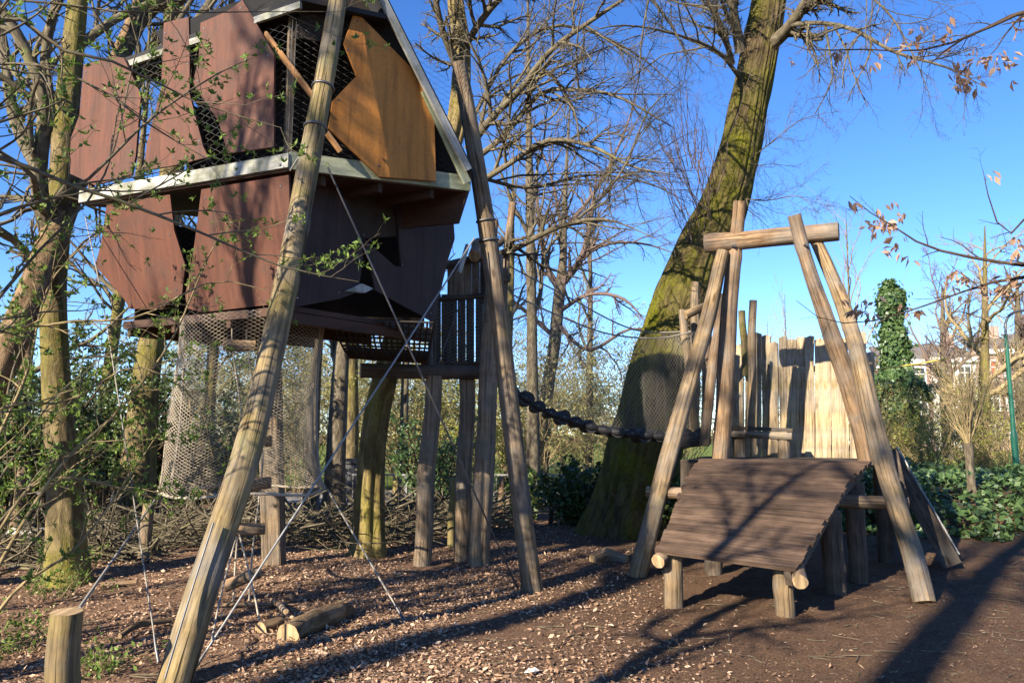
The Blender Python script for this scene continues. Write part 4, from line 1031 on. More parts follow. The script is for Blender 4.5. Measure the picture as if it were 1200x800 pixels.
# ------------------------------------------------------------------ tower of posts
tw_ = thing('log_tower', 'shaded climbing tower on round posts between tree house and bridge', 'tower', gnd(545, 655))
def tpart(name, pts, rad, mat, seed, S=18, K=26):
    rad = [r * .9 for r in rad]
    mb = MB(); mb.log(pts, rad, S=S, K=K, seed=seed); return mb.build(name, [mat, M['end']], tw_)
g1, g2, g3 = gnd(494, 660), gnd(541, 655), gnd(561, 662)
tpart('post', [g1 + A(0, 0, -.05), at(502, 540, g1[1]), at(509, 440, g1[1])], [.125, .12, .115], M['log_grey'], 11)
tpart('post', [g2 + A(0, 0, -.05), at(545, 540, g2[1]), at(548, 440, g2[1])], [.125, .115, .11], M['log_grey'], 12)
tpart('post', [g3 + A(0, 0, -.05), at(567, 540, g3[1]), at(573, 440, g3[1] ), at(580, 300, g3[1]+.1)], [.15, .14, .13, .11], M['log_grey'], 13)
zD = at(500, 437, 9.9)[2]
d1, d2 = at(423, 434, 9.3), at(582, 437, 9.9)
tpart('deck_log', [d1, d2], [.10, .10], M['dark_plank'], 14)
tpart('deck_log', [at(405, 413, 9.2), at(502, 419, 9.6)], [.085, .085], M['dark_plank'], 15)
dk = at(545, 430, 10.1)
mb = MB()
for i in range(7):
    mb.box(A(dk[0] - .55 + i * .17, 10.45, zD + .13), A(1, .1, 0), A(0, 0, 1), A(-.1, 1, 0), .075, .02, .62, 2)
mb.build('deck', M['dark_plank'], tw_, bevel=.004)
for px, Yq in ((507, 9.75), (567, 10.0)):
    tpart('rail_post', [A(at(px, 432, Yq)[0], Yq, zD + .1), A(at(px + 2, 330, Yq)[0], Yq, at(px, 300, Yq)[2])], [.065, .06], M['dark_plank'], px)
tpart('top_rail', [at(520, 312, 9.75), at(580, 298, 10.0)], [.06, .06], M['dark_plank'], 17)
tpart('top_rail', [at(566, 300, 9.8), at(592, 280, 10.9)], [.055, .05], M['dark_plank'], 18)
tpart('mid_rail', [at(503, 352, 9.75), at(570, 346, 10.0)], [.04, .04], M['dark_plank'], 19)
tpart('log_stub', [at(556, 300, 9.65), at(562, 285, 9.95)], [.09, .09], M['log_tan'], 20)
mb = MB()
for i in range(5):
    x0 = 529 + i * 9.5; p, q = at(x0, 346, 9.85 + i * .04), at(x0, 308 - i, 9.85 + i * .04)
    mb.beam(p, q, .108, .025, A(0, 1, 0))
mb.build('plank_wall', M['log_grey'], tw_, bevel=.004)
g = rng(8)
o0, u0, v0 = at(506, 430, 9.68), at(567, 432, 9.95) - at(506, 430, 9.68), at(506, 352, 9.68) - at(506, 430, 9.68)
mb = wirenet(o0, u0, v0, 14, 18, .0026); mb.build('wire_mesh', M['steel'], tw_)
mb = MB()
for f in (.0, 1.0):
    mb.tubes(np.array([o0 + u0 * f, o0 + u0 * f + v0])[None], np.full((1, 2), .014), 6, caps=True)
mb.tubes(np.array([o0 + u0 * .45 * 0 + u0 * .1, o0 + u0 * .55 + v0])[None], np.full((1, 2), .007), 5)
mb.build('mesh_frame', M['steel_dark'], tw_)
mb = MB()
for i, px in enumerate((512, 522, 531, 541, 551, 562)):
    p, q = at(px, 431, 11.0), at(px, 345, 11.0); mb.beam(p, q, .118, .03, A(0, 1, 0))
mb.build('back_slats', M['dark_plank'], tw_)
tpart('tall_post', [at(586, 440, 10.8), at(590, 350, 10.8), at(600, 238, 10.8)], [.07, .065, .06], M['log_tan'], 21)
tpart('tall_post', [at(576, 350, 11.1), at(580, 258, 11.1)], [.06, .055], M['log_tan'], 22)
mb = MB(); mb.beam(at(583, 322, 10.6), at(598, 326, 10.7), .03, .14); mb.build('side_board', M['log_grey'], tw_, bevel=.004); mb = MB(); mb.beam(at(584, 440, 10.2), at(592, 442, 10.2), .05, .3); mb.build('side_board', M['log_grey'], tw_, bevel=.004)
# dark climbing net from the tree house floor to the tower logs
cnet = thing('climbing_net', 'black rope climbing net between tree house floor and tower logs', 'net', at(460, 412, 9.0))
c00, c10, c01, c11 = at(390, 374, 7.6), at(508, 378, 7.75), at(412, 419, 9.1), at(500, 422, 9.5)
mb = MB()
for i in range(17):
    f = i / 16; a_, b_ = c00 * (1 - f) + c10 * f, c01 * (1 - f) + c11 * f; mb.tubes(smooth_line([a_, b_], .013, 6)[0][None] - A(0, 0, .08) * np.sin(np.linspace(0, math.pi, 6))[None, :, None], np.full((1, 6), .012), 5)
for i in range(12):
    f = i / 11; a_, b_ = c00 * (1 - f) + c01 * f, c10 * (1 - f) + c11 * f; s = .08 * math.sin(f * math.pi); mb.tubes(smooth_line([a_, b_], .013, 6)[0][None] - A(0, 0, s), np.full((1, 6), .012), 5)
mb.build('ropes', M['rope_dark'], cnet)
th = thing('stake', 'thin yellowish stake standing among the tower posts', 'stake', gnd(528, 640)); b = gnd(528, 640); mb = MB(); mb.log([b, A(b[0] + .03, b[1], at(531, 560, b[1])[2])], [.055, .05], seed=31); mb.build('shaft', [M['log_moss'], M['end']], th)

# ------------------------------------------------------------------ rubber bridge with net sides
bt = thing('rubber_bridge', 'sagging bridge of black rubber rollers from tower to platform', 'rope bridge', at(700, 505, 10.1))
bp_ = [at(596, 452, 9.9), at(610, 462, 9.9), at(640, 480, 9.95), at(665, 491, 10.0), at(690, 500, 10.05), at(720, 506, 10.1), at(760, 509, 10.15), at(800, 510, 10.2), at(828, 508, 10.25)]
BP, _ = smooth_line(bp_, .1, 120)
s = np.zeros(120); s[1:] = np.cumsum(np.linalg.norm(np.diff(BP, axis=0), axis=1))
nb = 15; g = rng(44)
W_ = A(-.06, 1, 0) * .55
for i in range(nb):
    x = (i + .5) / nb * s[-1]; c = np.array([np.interp(x, s, BP[:, k]) for k in range(3)]) + A(0, 0, g.uniform(-.016, .016)); Td = unit(np.array([np.interp(x + .05, s, BP[:, k]) for k in range(3)]) - np.array([np.interp(x - .05, s, BP[:, k]) for k in range(3)]))
    mb = MB(); q = np.linspace(0, 1, 9); r = (.062 + .014 * (i % 3 == 1) + g.uniform(-.014, .014)) * (1 + .18 * np.cos(q * 6.28 * 2))
    mb.tubes((c - A(0, 0, .0))[None] + np.outer(q - .05, W_), r, 14, caps=True, ridge=lambda a, s_: 1 + .10 * np.sin(2 * a + i) + .05 * np.sin(7 * a))
    mb.tubes(np.array([c - Td * .09, c - Td * .03, c + Td * .03, c + Td * .09]) + A(0, -.012, -.004), [.034, .055, .055, .034], 12, caps=True)
    o = mb.build('roller', M['rubber'], bt)
    mb = MB(); mb.tubes(np.array([c + A(0, -.05, .01), c + A(0, -.075, .01)]), [.011, .009], 8, caps=True); mb.build('bolt', M['steel_dark'], o)
for off in (0, 1):
    mb = MB(); mb.tubes(BP[::4] + W_ * off * .9, np.full(30, .014), 6); mb.build('cable', M['rope_dark'], bt)
def sidenet(label, top, off):
    nt = thing('bridge_net', label, 'net', at(700, 505, 10.1) + W_ * off)
    TP, _ = smooth_line(top, .01, 120)
    nu, nv = 130, 40; U = np.linspace(0, 1, nu); tpn = np.array([TP[int(u * 119)] for u in U]); bpn = np.array([BP[int(u * 119)] for u in U]) + W_ * off
    for lst in (tpn, bpn): pass
    P = []
    for i in range(nu):
        row = []
        for j in range(nv + 1):
            o_ = .5 * (1 if (i + j) % 2 else -1); ui = min(max(i + o_, 0), nu - 1); k = int(ui); f = ui - k; k2 = min(k + 1, nu - 1)
            tt = tpn[k] * (1 - f) + tpn[k2] * f; bb = bpn[k] * (1 - f) + bpn[k2] * f; v = j / nv
            row.append(bb * (1 - v) + tt * v + A(0, -.05 * math.sin(v * math.pi), 0))
        P.append(row)
    P = np.array(P); mb = MB(); mb.tubes(P, np.full(P.shape[:2], .0019), 3); mb.build('mesh', M['rope_grey'], nt)
    mb = MB(); mb.tubes(TP[::4], np.full(30, .011), 6); mb.build('top_rope', M['rope_grey'], nt)
sidenet('fine net forming the near side of the rubber bridge', [at(600, 345, 9.9), at(660, 372, 9.95), at(713, 391, 10.05), at(770, 396, 10.1), at(815, 388, 10.2)], 0.0)
sidenet('fine net forming the far side of the rubber bridge', [at(597, 312, 10.5), at(660, 345, 10.55), at(743, 386, 10.65), at(815, 388, 10.75)], 1.0)
# ------------------------------------------------------------------ ramp
FLc, FRc = at(768, 644, 7.0), at(931, 666, 6.55)
BLc, BRc = at(822, 537, 9.2), at(1021, 540, 8.5)
zf_, zb_ = (FLc[2] + FRc[2]) / 2, (BLc[2] + BRc[2]) / 2
rampt = thing('ramp', 'wide dark plank ramp rising to the platform on stubby log legs', 'ramp', A(gnd(855, 718)[0], gnd(855, 718)[1], 0))
def ramp_pt(u, v):
    # v 0 front .. 1 back, u 0 left .. 1 right; rounded shoulder near the top
    L_ = FLc * (1 - v) + BLc * v; R__ = FRc * (1 - v) + BRc * v
    p = L_ * (1 - u) + R__ * u
    rise = 0.16 * math.sin(math.pi * min(1, v)) ** 1.0 * v
    return p + A(0, 0, rise)
mb = MB(); g = rng(61)
nP = 23
for i in range(nP):
    v0, v1 = i / nP + .003, (i + 1) / nP - .003
    j = g.uniform(-.012, .012, 4)
    a_, b_, c_, d_ = ramp_pt(-.004 + j[0], v0), ramp_pt(1.004 + j[1], v0), ramp_pt(1.004 + j[1], v1), ramp_pt(-.004 + j[0], v1)
    n_ = unit(np.cross(b_ - a_, d_ - a_))
    lift = n_ * g.uniform(-.003, .003)
    mb.slab([p + lift for p in (a_, b_, c_, d_)], n_, .035, b_ - a_)
mb.build('deck', M['deck'], rampt, bevel=.004)
for u in (.06, .94):
    mb = MB()
    q = [ramp_pt(u, v) - A(0, 0, .115) for v in np.linspace(.02, .99, 9)]
    for p, r in zip(q[:-1], q[1:]): mb.beam(p, r + (r - p) * .01, .06, .13)
    mb.build('stringer', M['dark_plank'], rampt)
def rpart(name, pts, rad, mat, seed): mb = MB(); mb.log(pts, rad, S=22, K=16, seed=seed); return mb.build(name, [mat, M['end']], rampt, bevel=.004)
lg1, lg2 = gnd(790, 714), gnd(920, 725)
xl1 = at(783, 656, 7.42); xl2 = at(938, 672, 6.93)
rpart('front_log', [xl1 + A(-.14, .03, -.05), xl2 + A(.03, 0, -.10)], [.085, .085], M['log_tan'], 71) if False else None
for (e0, e1, sd_) in ((ramp_pt(.015, .0) + A(0, -.01, -.10), ramp_pt(.10, .2) - A(0, 0, .13), 72), (ramp_pt(1.03, 0.0) + A(.0, -.01, -.10), ramp_pt(.9, .16) - A(0, 0, .15), 73)):
    rpart('bearer_log', [e0, e1], [.062, .06], M['log_tan'], sd_)
rpart('leg', [lg1 + A(0, 0, -.06), A(lg1[0], lg1[1], FLc[2] - .005)], [.086, .084], M['log'], 74)
rpart('leg', [lg2 + A(0, 0, -.06), A(lg2[0] , lg2[1], FRc[2] - .01)], [.086, .084], M['log'], 75)
for p in (ramp_pt(.93, .9), ramp_pt(.08, .9), ramp_pt(.93, .55)):
    rpart('leg', [A(p[0], p[1], -.06), p - A(0, 0, .18)], [.10, .10], M['dark_plank'], int(p[0] * 100))

# ------------------------------------------------------------------ A frame of leaning logs
ft = thing('log_arch', 'arch of leaning debarked logs with a crossbeam over the ramp', 'log arch', A(gnd(748, 676)[0], gnd(748, 676)[1], 0))
def fpart(name, pts, rad, mat, seed, K=40, S=24):
    rad = [r * (.78 if name != 'crossbeam' else .9) for r in rad]
    mb = MB(); mb.log(pts, rad, S=S, K=K, seed=seed, wob=.05); return mb.build(name, [mat, M['end']], ft)
fpart('front_leg', [at(744, 682, 8.75), at(752, 650, 8.77), at(776, 565, 8.85), at(800, 480, 8.87), at(826, 380, 8.92), at(840, 325, 8.97), at(848, 295, 9.0)], [.135, .135, .13, .125, .115, .105, .10], M['log'], 81)
fpart('upright_log', [at(842, 560, 9.35), at(845, 520, 9.35), at(851, 430, 9.25), at(857, 340, 9.1), at(862, 280, 9.0), at(866, 236, 8.9)], [.135, .135, .14, .12, .105, .10], M['log_tan'], 82)
fpart('crossbeam', [at(826, 286, 9.15), at(900, 279, 8.85), at(983, 271, 8.5)], [.125, .125, .125], M['log_tan'], 83, K=24)
fpart('front_leg', [at(1082, 706, 7.42), at(1068, 650, 7.62), at(1050, 590, 7.84), at(1025, 495, 8.05), at(1003, 410, 8.3), at(982, 345, 8.5), at(965, 300, 8.6), at(952, 270, 8.7)], [.128, .128, .125, .125, .115, .10, .09, .085], M['log'], 84)
fpart('upright_log', [at(1016, 545, 8.75), at(1008, 500, 8.65), at(994, 450, 8.5), at(976, 400, 8.38), at(958, 345, 8.3), at(945, 300, 8.25), at(931, 252, 8.2)], [.12, .12, .125, .125, .105, .095, .095], M['log_tan'], 85)
fpart('bearer_beam', [at(757, 576, 8.92), at(1066, 590, 8.0)], [.085, .088], M['log_tan'], 86, K=24)
for (px, py, Yq) in ((766, 577, 8.80), (1056, 589, 7.92), (847, 282, 9.0), (860, 288, 8.92), (944, 287, 8.16), (613, 0, 8)):
    if py: 
        c = at(px, py, Yq); mb = MB(); mb.tubes(np.array([c + A(0, .03, 0), c + A(0, -.022, 0)]), [.02, .017], 8, caps=True); mb.build('bolt', M['steel_dark'], ft)

# ------------------------------------------------------------------ platform with posts, palisade, bench
pz = zb_ - .02
pt = thing('play_platform', 'plank platform behind the ramp with stubby upright posts', 'platform', A(BLc[0] + 1, 10.2, 0))
def ppart(name, pts, rad, mat, seed, K=18): mb = MB(); mb.log(pts, rad, S=16, K=K, seed=seed); return mb.build(name, [mat, M['end']], pt)
mb = MB(); u_ = unit(BRc - BLc); v_ = A(-u_[1], u_[0], 0)
for i in range(13):
    c = (BLc + BRc) / 2 + v_ * (.13 + i * .125) + A(.02, 0, 0); c[2] = pz - .02; mb.box(c, v_, UP, u_, .058, .02, 1.12 + .02 * (i % 3), 2)
mb.build('deck', M['dark_plank'], pt, bevel=.004)
for (px, Yq) in ((805, 10.3), (1030, 9.9), (900, 11.4), (860, 10.4)):
    x = at(px, 500, Yq)[0]; ppart('leg', [A(x, Yq, -.06), A(x, Yq, pz - .03)], [.10, .10], M['dark_plank'], px)
def P2(a, b, Ya, Yb=None): return [at(a[0], a[1], Ya), at(b[0], b[1], Yb or Ya)]
ppart('stake', [at(800, 363, 10.3), at(803, 400, 10.3), at(810, 450, 10.3), at(816, 510, 10.3)], [.05, .055, .055, .06], M['log'], 91)
ppart('stake', P2((814, 522), (815, 331), 10.6), [.07, .06], M['log'], 92)
ppart('stake', P2((826, 520), (829, 372), 10.7), [.06, .055], M['log_tan'], 93)
ppart('stake', [at(825, 522, 9.9), at(829, 480, 9.9), at(837, 420, 9.9), at(846, 345, 9.9)], [.07, .065, .065, .055], M['log_tan'], 94)
ppart('rail', P2((803, 369), (836, 355), 10.2, 10.3), [.055, .055], M['log'], 95)
ppart('beam', P2((792, 519), (830, 514), 10.0, 10.1), [.08, .08], M['dark_plank'], 96)
ppart('stake', P2((880, 508), (882, 352), 10.95), [.06, .055], M['log'], 97)
ppart('stake', P2((875, 440), (869, 364), 11.3), [.055, .05], M['log_moss'], 99)
# small net inside the frame of stakes
mb = wirenet(at(815, 512, 10.45), at(842, 512, 10.3) - at(815, 512, 10.45), at(815, 400, 10.45) - at(815, 512, 10.45), 8, 22, .0028); mb.build('net_panel', M['rope_grey'], pt)
# palisade: every board its own part
ff = thing('palisade', 'palisade of pale rough boards with uneven tops behind the platform', 'fence', A(at(950, 500, 10.6)[0], 10.6, 0))
g = rng(66)
arc = [(857 + 10.2 * i, 11.45 - .07 * i + .0022 * (i - 7) ** 2) for i in range(17)]
prev = None
for i, (px, Yq) in enumerate(arc):
    px += g.uniform(-.6, .6)
    top = 394 + (i % 3 - 1) * 1.5 + g.uniform(-4.5, 4.5) + (8 if i < 3 else 0) + (g.uniform(10, 30) if i == 16 else 0)
    lo = at(px, 529, Yq); hi = at(px + g.uniform(-1.0, 1.0), top, Yq + g.uniform(-.03, .03))
    lo[2] = pz - .12
    nxt = arc[min(i + 1, len(arc) - 1)]; prv = arc[max(i - 1, 0)]
    tang = unit(at(nxt[0], 500, nxt[1]) - at(prv[0], 500, prv[1])); tang[2] = 0
    w = (.132 if i < 9 else .117) + g.uniform(-.012, .012); nn = A(tang[1], -tang[0], 0)
    if nn[1] > 0: nn = -nn
    h = unit(hi - lo); tg = unit(tang - np.dot(tang, h) * h)
    k = np.linspace(0, 1, 6); wob = g.uniform(-.007, .007, (2, 6))
    lf = [lo + (hi - lo) * t - tg * (w / 2 + wob[0, j]) for j, t in enumerate(k)]; rt = [lo + (hi - lo) * t + tg * (w / 2 + wob[1, j]) for j, t in enumerate(k)]
    ch = g.uniform(0, .035, 2); tp_ = [rt[-1] - h * ch[0], hi + tg * .01, lf[-1] - h * ch[1]]
    oj = g.uniform(0, .006); nb_ = unit(np.cross(tg, h)); nb_ = nb_ if nb_[1] < 0 else -nb_
    mb = MB(); mb.slab([p + nb_ * (.036 * (i % 2) + oj) for p in (lf[:-1] + tp_[::-1] + rt[:-1][::-1])], nb_, .032, h); mb.build('board', M['picket'], ff, bevel=.005)
for zr in (pz + .12, pz + 1.25):
    mb = MB(); pts = [A(*at(px, 500, Yq)[:2], zr) + A(0, .06, 0) for px, Yq in arc[::3]]
    for p, q in zip(pts[:-1], pts[1:]): mb.beam(p, q, .05, .09)
    mb.build('rail', M['picket'], ff)
# bench plank
bb = thing('bench', 'low dark plank bench against the foot of the palisade', 'bench', A(at(895, 500, 10.2)[0], 10.2, pz))
zs = at(895, 503, 10.2)[2]
def bpart(name, p, q, r, sd_): mb = MB(); mb.log([p, q], [r, r], S=14, K=8, seed=sd_); return mb.build(name, [M['log_grey'], M['end']], bb)
mb = MB(); mb.beam(at(853, 501, 10.5), at(930, 504, 10.15), .34, .05); mb.build('seat', M['dark_plank'], bb, bevel=.006)
bpart('bearer', at(856, 508, 10.35), at(928, 511, 9.99), .05, 5)
for px, Yq in ((918, 10.1), (866, 10.4)):
    x = at(px, 505, Yq)[0]; bpart('leg', A(x, Yq, pz + .0), A(x, Yq, zs - .03), .075, px)

# slide on the far right of the frame
stp, sfo = at(1030, 505, 9.75), gnd(1107, 668)
sfo = sfo + A(0, 0, .02); stp[2] = pz + .05
sl = thing('slide', 'wooden sided slide descending right behind the leaning logs', 'slide', A(sfo[0], sfo[1], 0))
e = unit(sfo - stp); lat = unit(A(.46, .88, 0)); nsl = unit(np.cross(e, lat)); nsl = nsl if nsl[2] > 0 else -nsl
def sboard(name, off, mat, hgt=.2):
    mb = MB(); p, q = stp + lat * off, sfo + lat * off
    mb.slab([p, q, q + nsl * hgt, p + nsl * hgt], -lat, .03, e); return mb.build(name, mat, sl, bevel=.004)
sboard('side_board', 0, M['dark_plank']); sboard('side_board', .62, M['dark_plank'])
for off in (0.01, .63):
    if off < .1: continue
    mb = MB(); p, q = stp + lat * off + nsl * .212, sfo + lat * off + nsl * .212; mb.beam(p, q, .045, .018, nsl); mb.build('edge_strip', M['steel'], sl)
mb = MB(); mb.slab([stp + lat * .04 + nsl * .08, stp + lat * .61 + nsl * .08, sfo + lat * .61 + nsl * .08, sfo + lat * .04 + nsl * .08], nsl, .012, e); mb.build('chute', M['steel'], sl)

# ------------------------------------------------------------------ low posts, stakes, logs, sticks
def single_log(name, label, cat, pts, rad, mat, seed, K=18, S=20, group=None, wob=.07):
    th = thing(name, label, cat, A(*pts[0]), group); mb = MB(); mb.log(pts, rad, S=S, K=K, seed=seed, wob=wob); mb.build('shaft' if cat in ('stake', 'post') else 'trunk_piece', [mat, M['end']], th, bevel=0); return th
b = at(78, 716, 4.55); single_log('wooden_post', 'short thick round post in the lower left corner holding a rope', 'post', [A(b[0], b[1], -.1), A(b[0], b[1], b[2])], [.088, .086], M['stump'], 201)
def stake(px, py0, py1, dx, r, lab, mat, sd_):
    b = gnd(px, py0); single_log('stake', lab, 'stake', [b + A(0, 0, -.05), at(px + dx, py1, b[1])], [r, r * .9], mat, sd_)
stake(111, 607, 546, 2, .062, 'pale stake standing right of the upright mossy tree', M['log_tan'], 211)
stake(14, 640, 540, 15, .075, 'leaning pale stake at the left edge beside the pale stone', M['log_tan'], 212)
stake(168, 655, 590, 6, .075, 'dark stake just under the left rim of the net', M['log_grey'], 213)
stake(185, 625, 575, 1, .06, 'thin dark stake behind the left rim of the net', M['dark_plank'], 214)
stake(645, 612, 572, 3, .045, 'dark leaning stake before the railing left of the oak', M['dark_plank'], 215)
stake(462, 600, 563, 2, .065, 'short mossy stump post behind the ridged mossy trunk', M['log_moss'], 216)
stake(586, 610, 558, 2, .06, 'short tan stump post behind the last tower post', M['log_tan'], 217)
stake(595, 615, 580, 0, .05, 'short dark stake at the ivy tuft behind the leaning pole', M['log_grey'], 218)
single_log('fallen_log', 'big bark covered log lying on the leaf litter with a pale cut end', 'log', [gnd(336, 757) + A(0, 0, .08), gnd(365, 742) + A(0, 0, .09), gnd(395, 728) + A(0, 0, .07), gnd(412, 722) + A(0, 0, .05)], [.085, .095, .08, .04], M['bark_brown'], 221, wob=.12)
single_log('fallen_log', 'short dark chunk of wood beside the big log end', 'log', [gnd(305, 745) + A(0, 0, .05), gnd(328, 738) + A(0, 0, .06)], [.06, .05], M['bark_brown'], 222)
single_log('fallen_log', 'pale rough log lying at the foot of the left leaning leg', 'log', [gnd(694, 661) + A(0, 0, .06), gnd(710, 659) + A(0, 0, .08), gnd(735, 661) + A(0, 0, .05)], [.06, .095, .06], M['log_tan'], 223, wob=.05)
single_log('fallen_branch', 'curved grey branch lying left of the big leaning pole', 'branch', [gnd(140, 748) + A(0, 0, .02), gnd(165, 738) + A(0, 0, .05), gnd(200, 731) + A(0, 0, .03)], [.018, .028, .02], M['bark_brown'], 224, S=8)
single_log('fallen_branch', 'forked pale branch lying behind the rope ladder foot', 'branch', [gnd(243, 714) + A(0, 0, .03), gnd(290, 714) + A(0, 0, .05), gnd(345, 712) + A(0, 0, .03)], [.012, .018, .01], M['log_tan'], 225, S=8)
single_log('fallen_branch', 'stubby pale branch propped on the big log', 'branch', [gnd(318, 706) + A(0, 0, .03), gnd(330, 728) + A(0, 0, .12), gnd(334, 738) + A(0, 0, .15)], [.02, .026, .022], M['log_tan'], 226, S=8)
single_log('fallen_branch', 'thin dark stick lying on the bare soil in the middle', 'branch', [gnd(650, 762) + A(0, 0, .01), gnd(668, 748) + A(0, 0, .02), gnd(690, 741) + A(0, 0, .01)], [.006, .007, .004], M['bark_brown'], 227, S=6)
single_log('fallen_branch', 'pale log lying in shade behind the low rope post', 'branch', [gnd(118, 690) + A(0, 0, .04), gnd(160, 688) + A(0, 0, .05)], [.035, .03], M['log_tan'], 228, S=8)
g = rng(7)
import bmesh
def stone(label, c, r, mat, seed):
    bm = bmesh.new(); bmesh.ops.create_icosphere(bm, subdivisions=3, radius=1.0); gg = rng(seed); k = gg.normal(size=(6, 3)) * 1.6; ph = gg.uniform(0, 6, 6)
    for v in bm.verts:
        q = A(*v.co); s = 1 + .13 * sum(math.sin(np.dot(k[i], q) + ph[i]) for i in range(6)) ; v.co = Vector((q[0] * r * s * 1.2, q[1] * r * s, q[2] * r * s * .75))
    me = bpy.data.meshes.new('stone'); bm.to_mesh(me); bm.free(); me.materials.append(mat); o = bpy.data.objects.new('stone', me); COL.objects.link(o); o.location = Vector(c)
    tag(o, label, 'stone')
stone('pale grey lump of stone at the left edge among twigs', gnd(36, 643) + A(0, 0, .12), .2, M['stone'], 3)
mb = MB(); c = gnd(621, 789) + A(0, 0, .012)
for i in range(3):
    q = g.normal(size=(4, 3)) * A(.012, .012, .006) + np.array([[-.04, -.012, 0], [.0, -.018, .012], [.045, .008, .004], [0, .02, .016]]) + A(.02 * i, .006 * i, .004 * i); mb.slab(q[[0, 1, 2, 3]] + c, UP, .0015)
tag(mb.build('paper_scrap', M['paper']), 'small white crumpled paper scrap on bare soil at the bottom edge', 'paper')

# brushwood heaped behind the posts (dead hedge)
g = rng(15)
def brush(label, px0, px1, Yq, n, hgt, seed, L=1.6):
    g = rng(seed); mb = MB(); x = np.interp(g.uniform(0, 1, n), [0, 1], [at(px0, 508, Yq)[0], at(px1, 508, Yq)[0]])
    c = np.stack([x, Yq + g.normal(size=n) * .45, hgt * g.uniform(0, 1, n) ** 1.6 + .03], 1)
    az = g.normal(0, .5, n) + (g.uniform(size=n) > .5) * math.pi; d = np.stack([np.cos(az), np.sin(az) * .7, g.normal(0, .15, n)], 1); l = L * g.uniform(.4, 1.2, n)
    t = np.linspace(-.5, .5, 6); P = c[:, None] + d[:, None] * (t[None, :, None] * l[:, None, None]) + g.normal(size=(n, 1, 3)) * .3 * ((t * 2) ** 2)[None, :, None]
    P[:, :, 2] = np.maximum(P[:, :, 2], .01); Rd = (g.uniform(.004, .02, n) ** 1.0)[:, None] * np.linspace(1, .5, 6)[None]
    mb.tubes(P, Rd, 5); q = spawn(P, Rd, 4, .4, .7, .5, .1, 1, 4, .0, .2, g); mb.tubes(*q, 3)
    tag(mb.build('brushwood', M['twig']), label, 'brushwood', kind='stuff')
brush('heaped brushwood and cut branches below the rope net', 190, 470, 11.4, 260, .34, 402)
brush('tangled brushwood heap behind the tower posts', 440, 600, 12.6, 150, .45, 404, 1.3)
brush('scattered dead twigs under the upright mossy tree', -20, 190, 10.2, 220, .22, 403, 1.3)
brush('loose dead twigs heaped behind the left stakes', 0, 200, 12.0, 200, .4, 405)

# ------------------------------------------------------------------ railing, bin, lamp post, tape, houses
rt_ = thing('metal_railing', 'low grey metal bar railing along the path behind the trees', 'railing', A(0, 16.6, 0))
x0, x1 = at(375, 508, 16.6)[0], at(672, 508, 16.6)[0]; zt = 1.0 * .62 + .1
zt = at(640, 556, 16.6)[2]
mb = MB(); xs = np.arange(x0, x1, .125); P = np.stack([np.stack([xs, xs * 0 + 16.6, xs * 0 + z], 1) for z in (0.08, zt)], 1); mb.tubes(P, np.full(P.shape[:2], .008), 5); mb.build('bars', M['steel'], rt_)
for z in (.1, zt):
    mb = MB(); mb.beam(A(x0, 16.6, z), A(x1, 16.6, z), .03, .035); mb.build('rail', M['steel'], rt_)
mb = MB()
for x in np.arange(x0, x1, 1.9): mb.beam(A(x, 16.63, -.1), A(x, 16.63, zt + .03), .05, .05, A(0, 1, 0))
mb.build('posts', M['steel'], rt_)
bn = at(411, 575, 17.2); bt_ = thing('litter_bin', 'dark grey litter bin behind the railing left of the ridged trunk', 'bin', A(bn[0], 17.2, 0))
zt2 = at(411, 537, 17.2)[2]
mb = MB(); P, R_ = smooth_line([A(bn[0], 17.2, 0), A(bn[0], 17.2, zt2 * .5), A(bn[0], 17.2, zt2 - .12)], [.23, .25, .27], 8); mb.tubes(P, R_, 20, caps=True); mb.build('body', M['steel_dark'], bt_)
mb = MB(); P, R_ = smooth_line([A(bn[0], 17.2, zt2 - .11), A(bn[0], 17.2, zt2 - .05), A(bn[0], 17.2, zt2)], [.30, .29, .12], 8); mb.tubes(P, R_, 20, caps=True); mb.build('lid', M['rubber'], bt_)

lpx = at(1188, 508, 21.0)[0]
lp_ = thing('street_lamp', 'dark green lamp post with curved neck at the right edge', 'lamp post', A(lpx, 21, .4))
ztop = at(1178, 392, 21.0)[2]
mb = MB(); P, R_ = smooth_line([A(lpx, 21, .3), A(lpx, 21, 1.6), A(lpx, 21, 1.65), A(lpx, 21, ztop)], [.085, .085, .06, .05], 30); mb.tubes(P, R_, 14, caps=True); mb.build('pole', M['lamp_green'], lp_)
mb = MB(); P, R_ = smooth_line([A(lpx, 21, ztop - .02), A(lpx + .03, 21, ztop + .35), A(lpx + .25, 21, ztop + .62), A(lpx + .8, 21, ztop + .72)], .035, 20); mb.tubes(P, R_, 10, caps=True); mb.build('neck', M['steel_dark'], lp_)
mb = MB(); P, R_ = smooth_line([A(lpx + .72, 21, ztop + .72), A(lpx + .95, 21, ztop + .70), A(lpx + 1.35, 21, ztop + .67)], [.05, .11, .06], 12); mb.tubes(P, R_, 14, caps=True); mb.build('lantern', M['steel_dark'], lp_)
cable('barrier_tape', 'yellow tape strung across in front of the ivy column', [at(1005, 434, 19.2), at(1060, 427, 19.2), at(1110, 420, 19.2)], .022, M['tape'], 'tape', sag=.03)

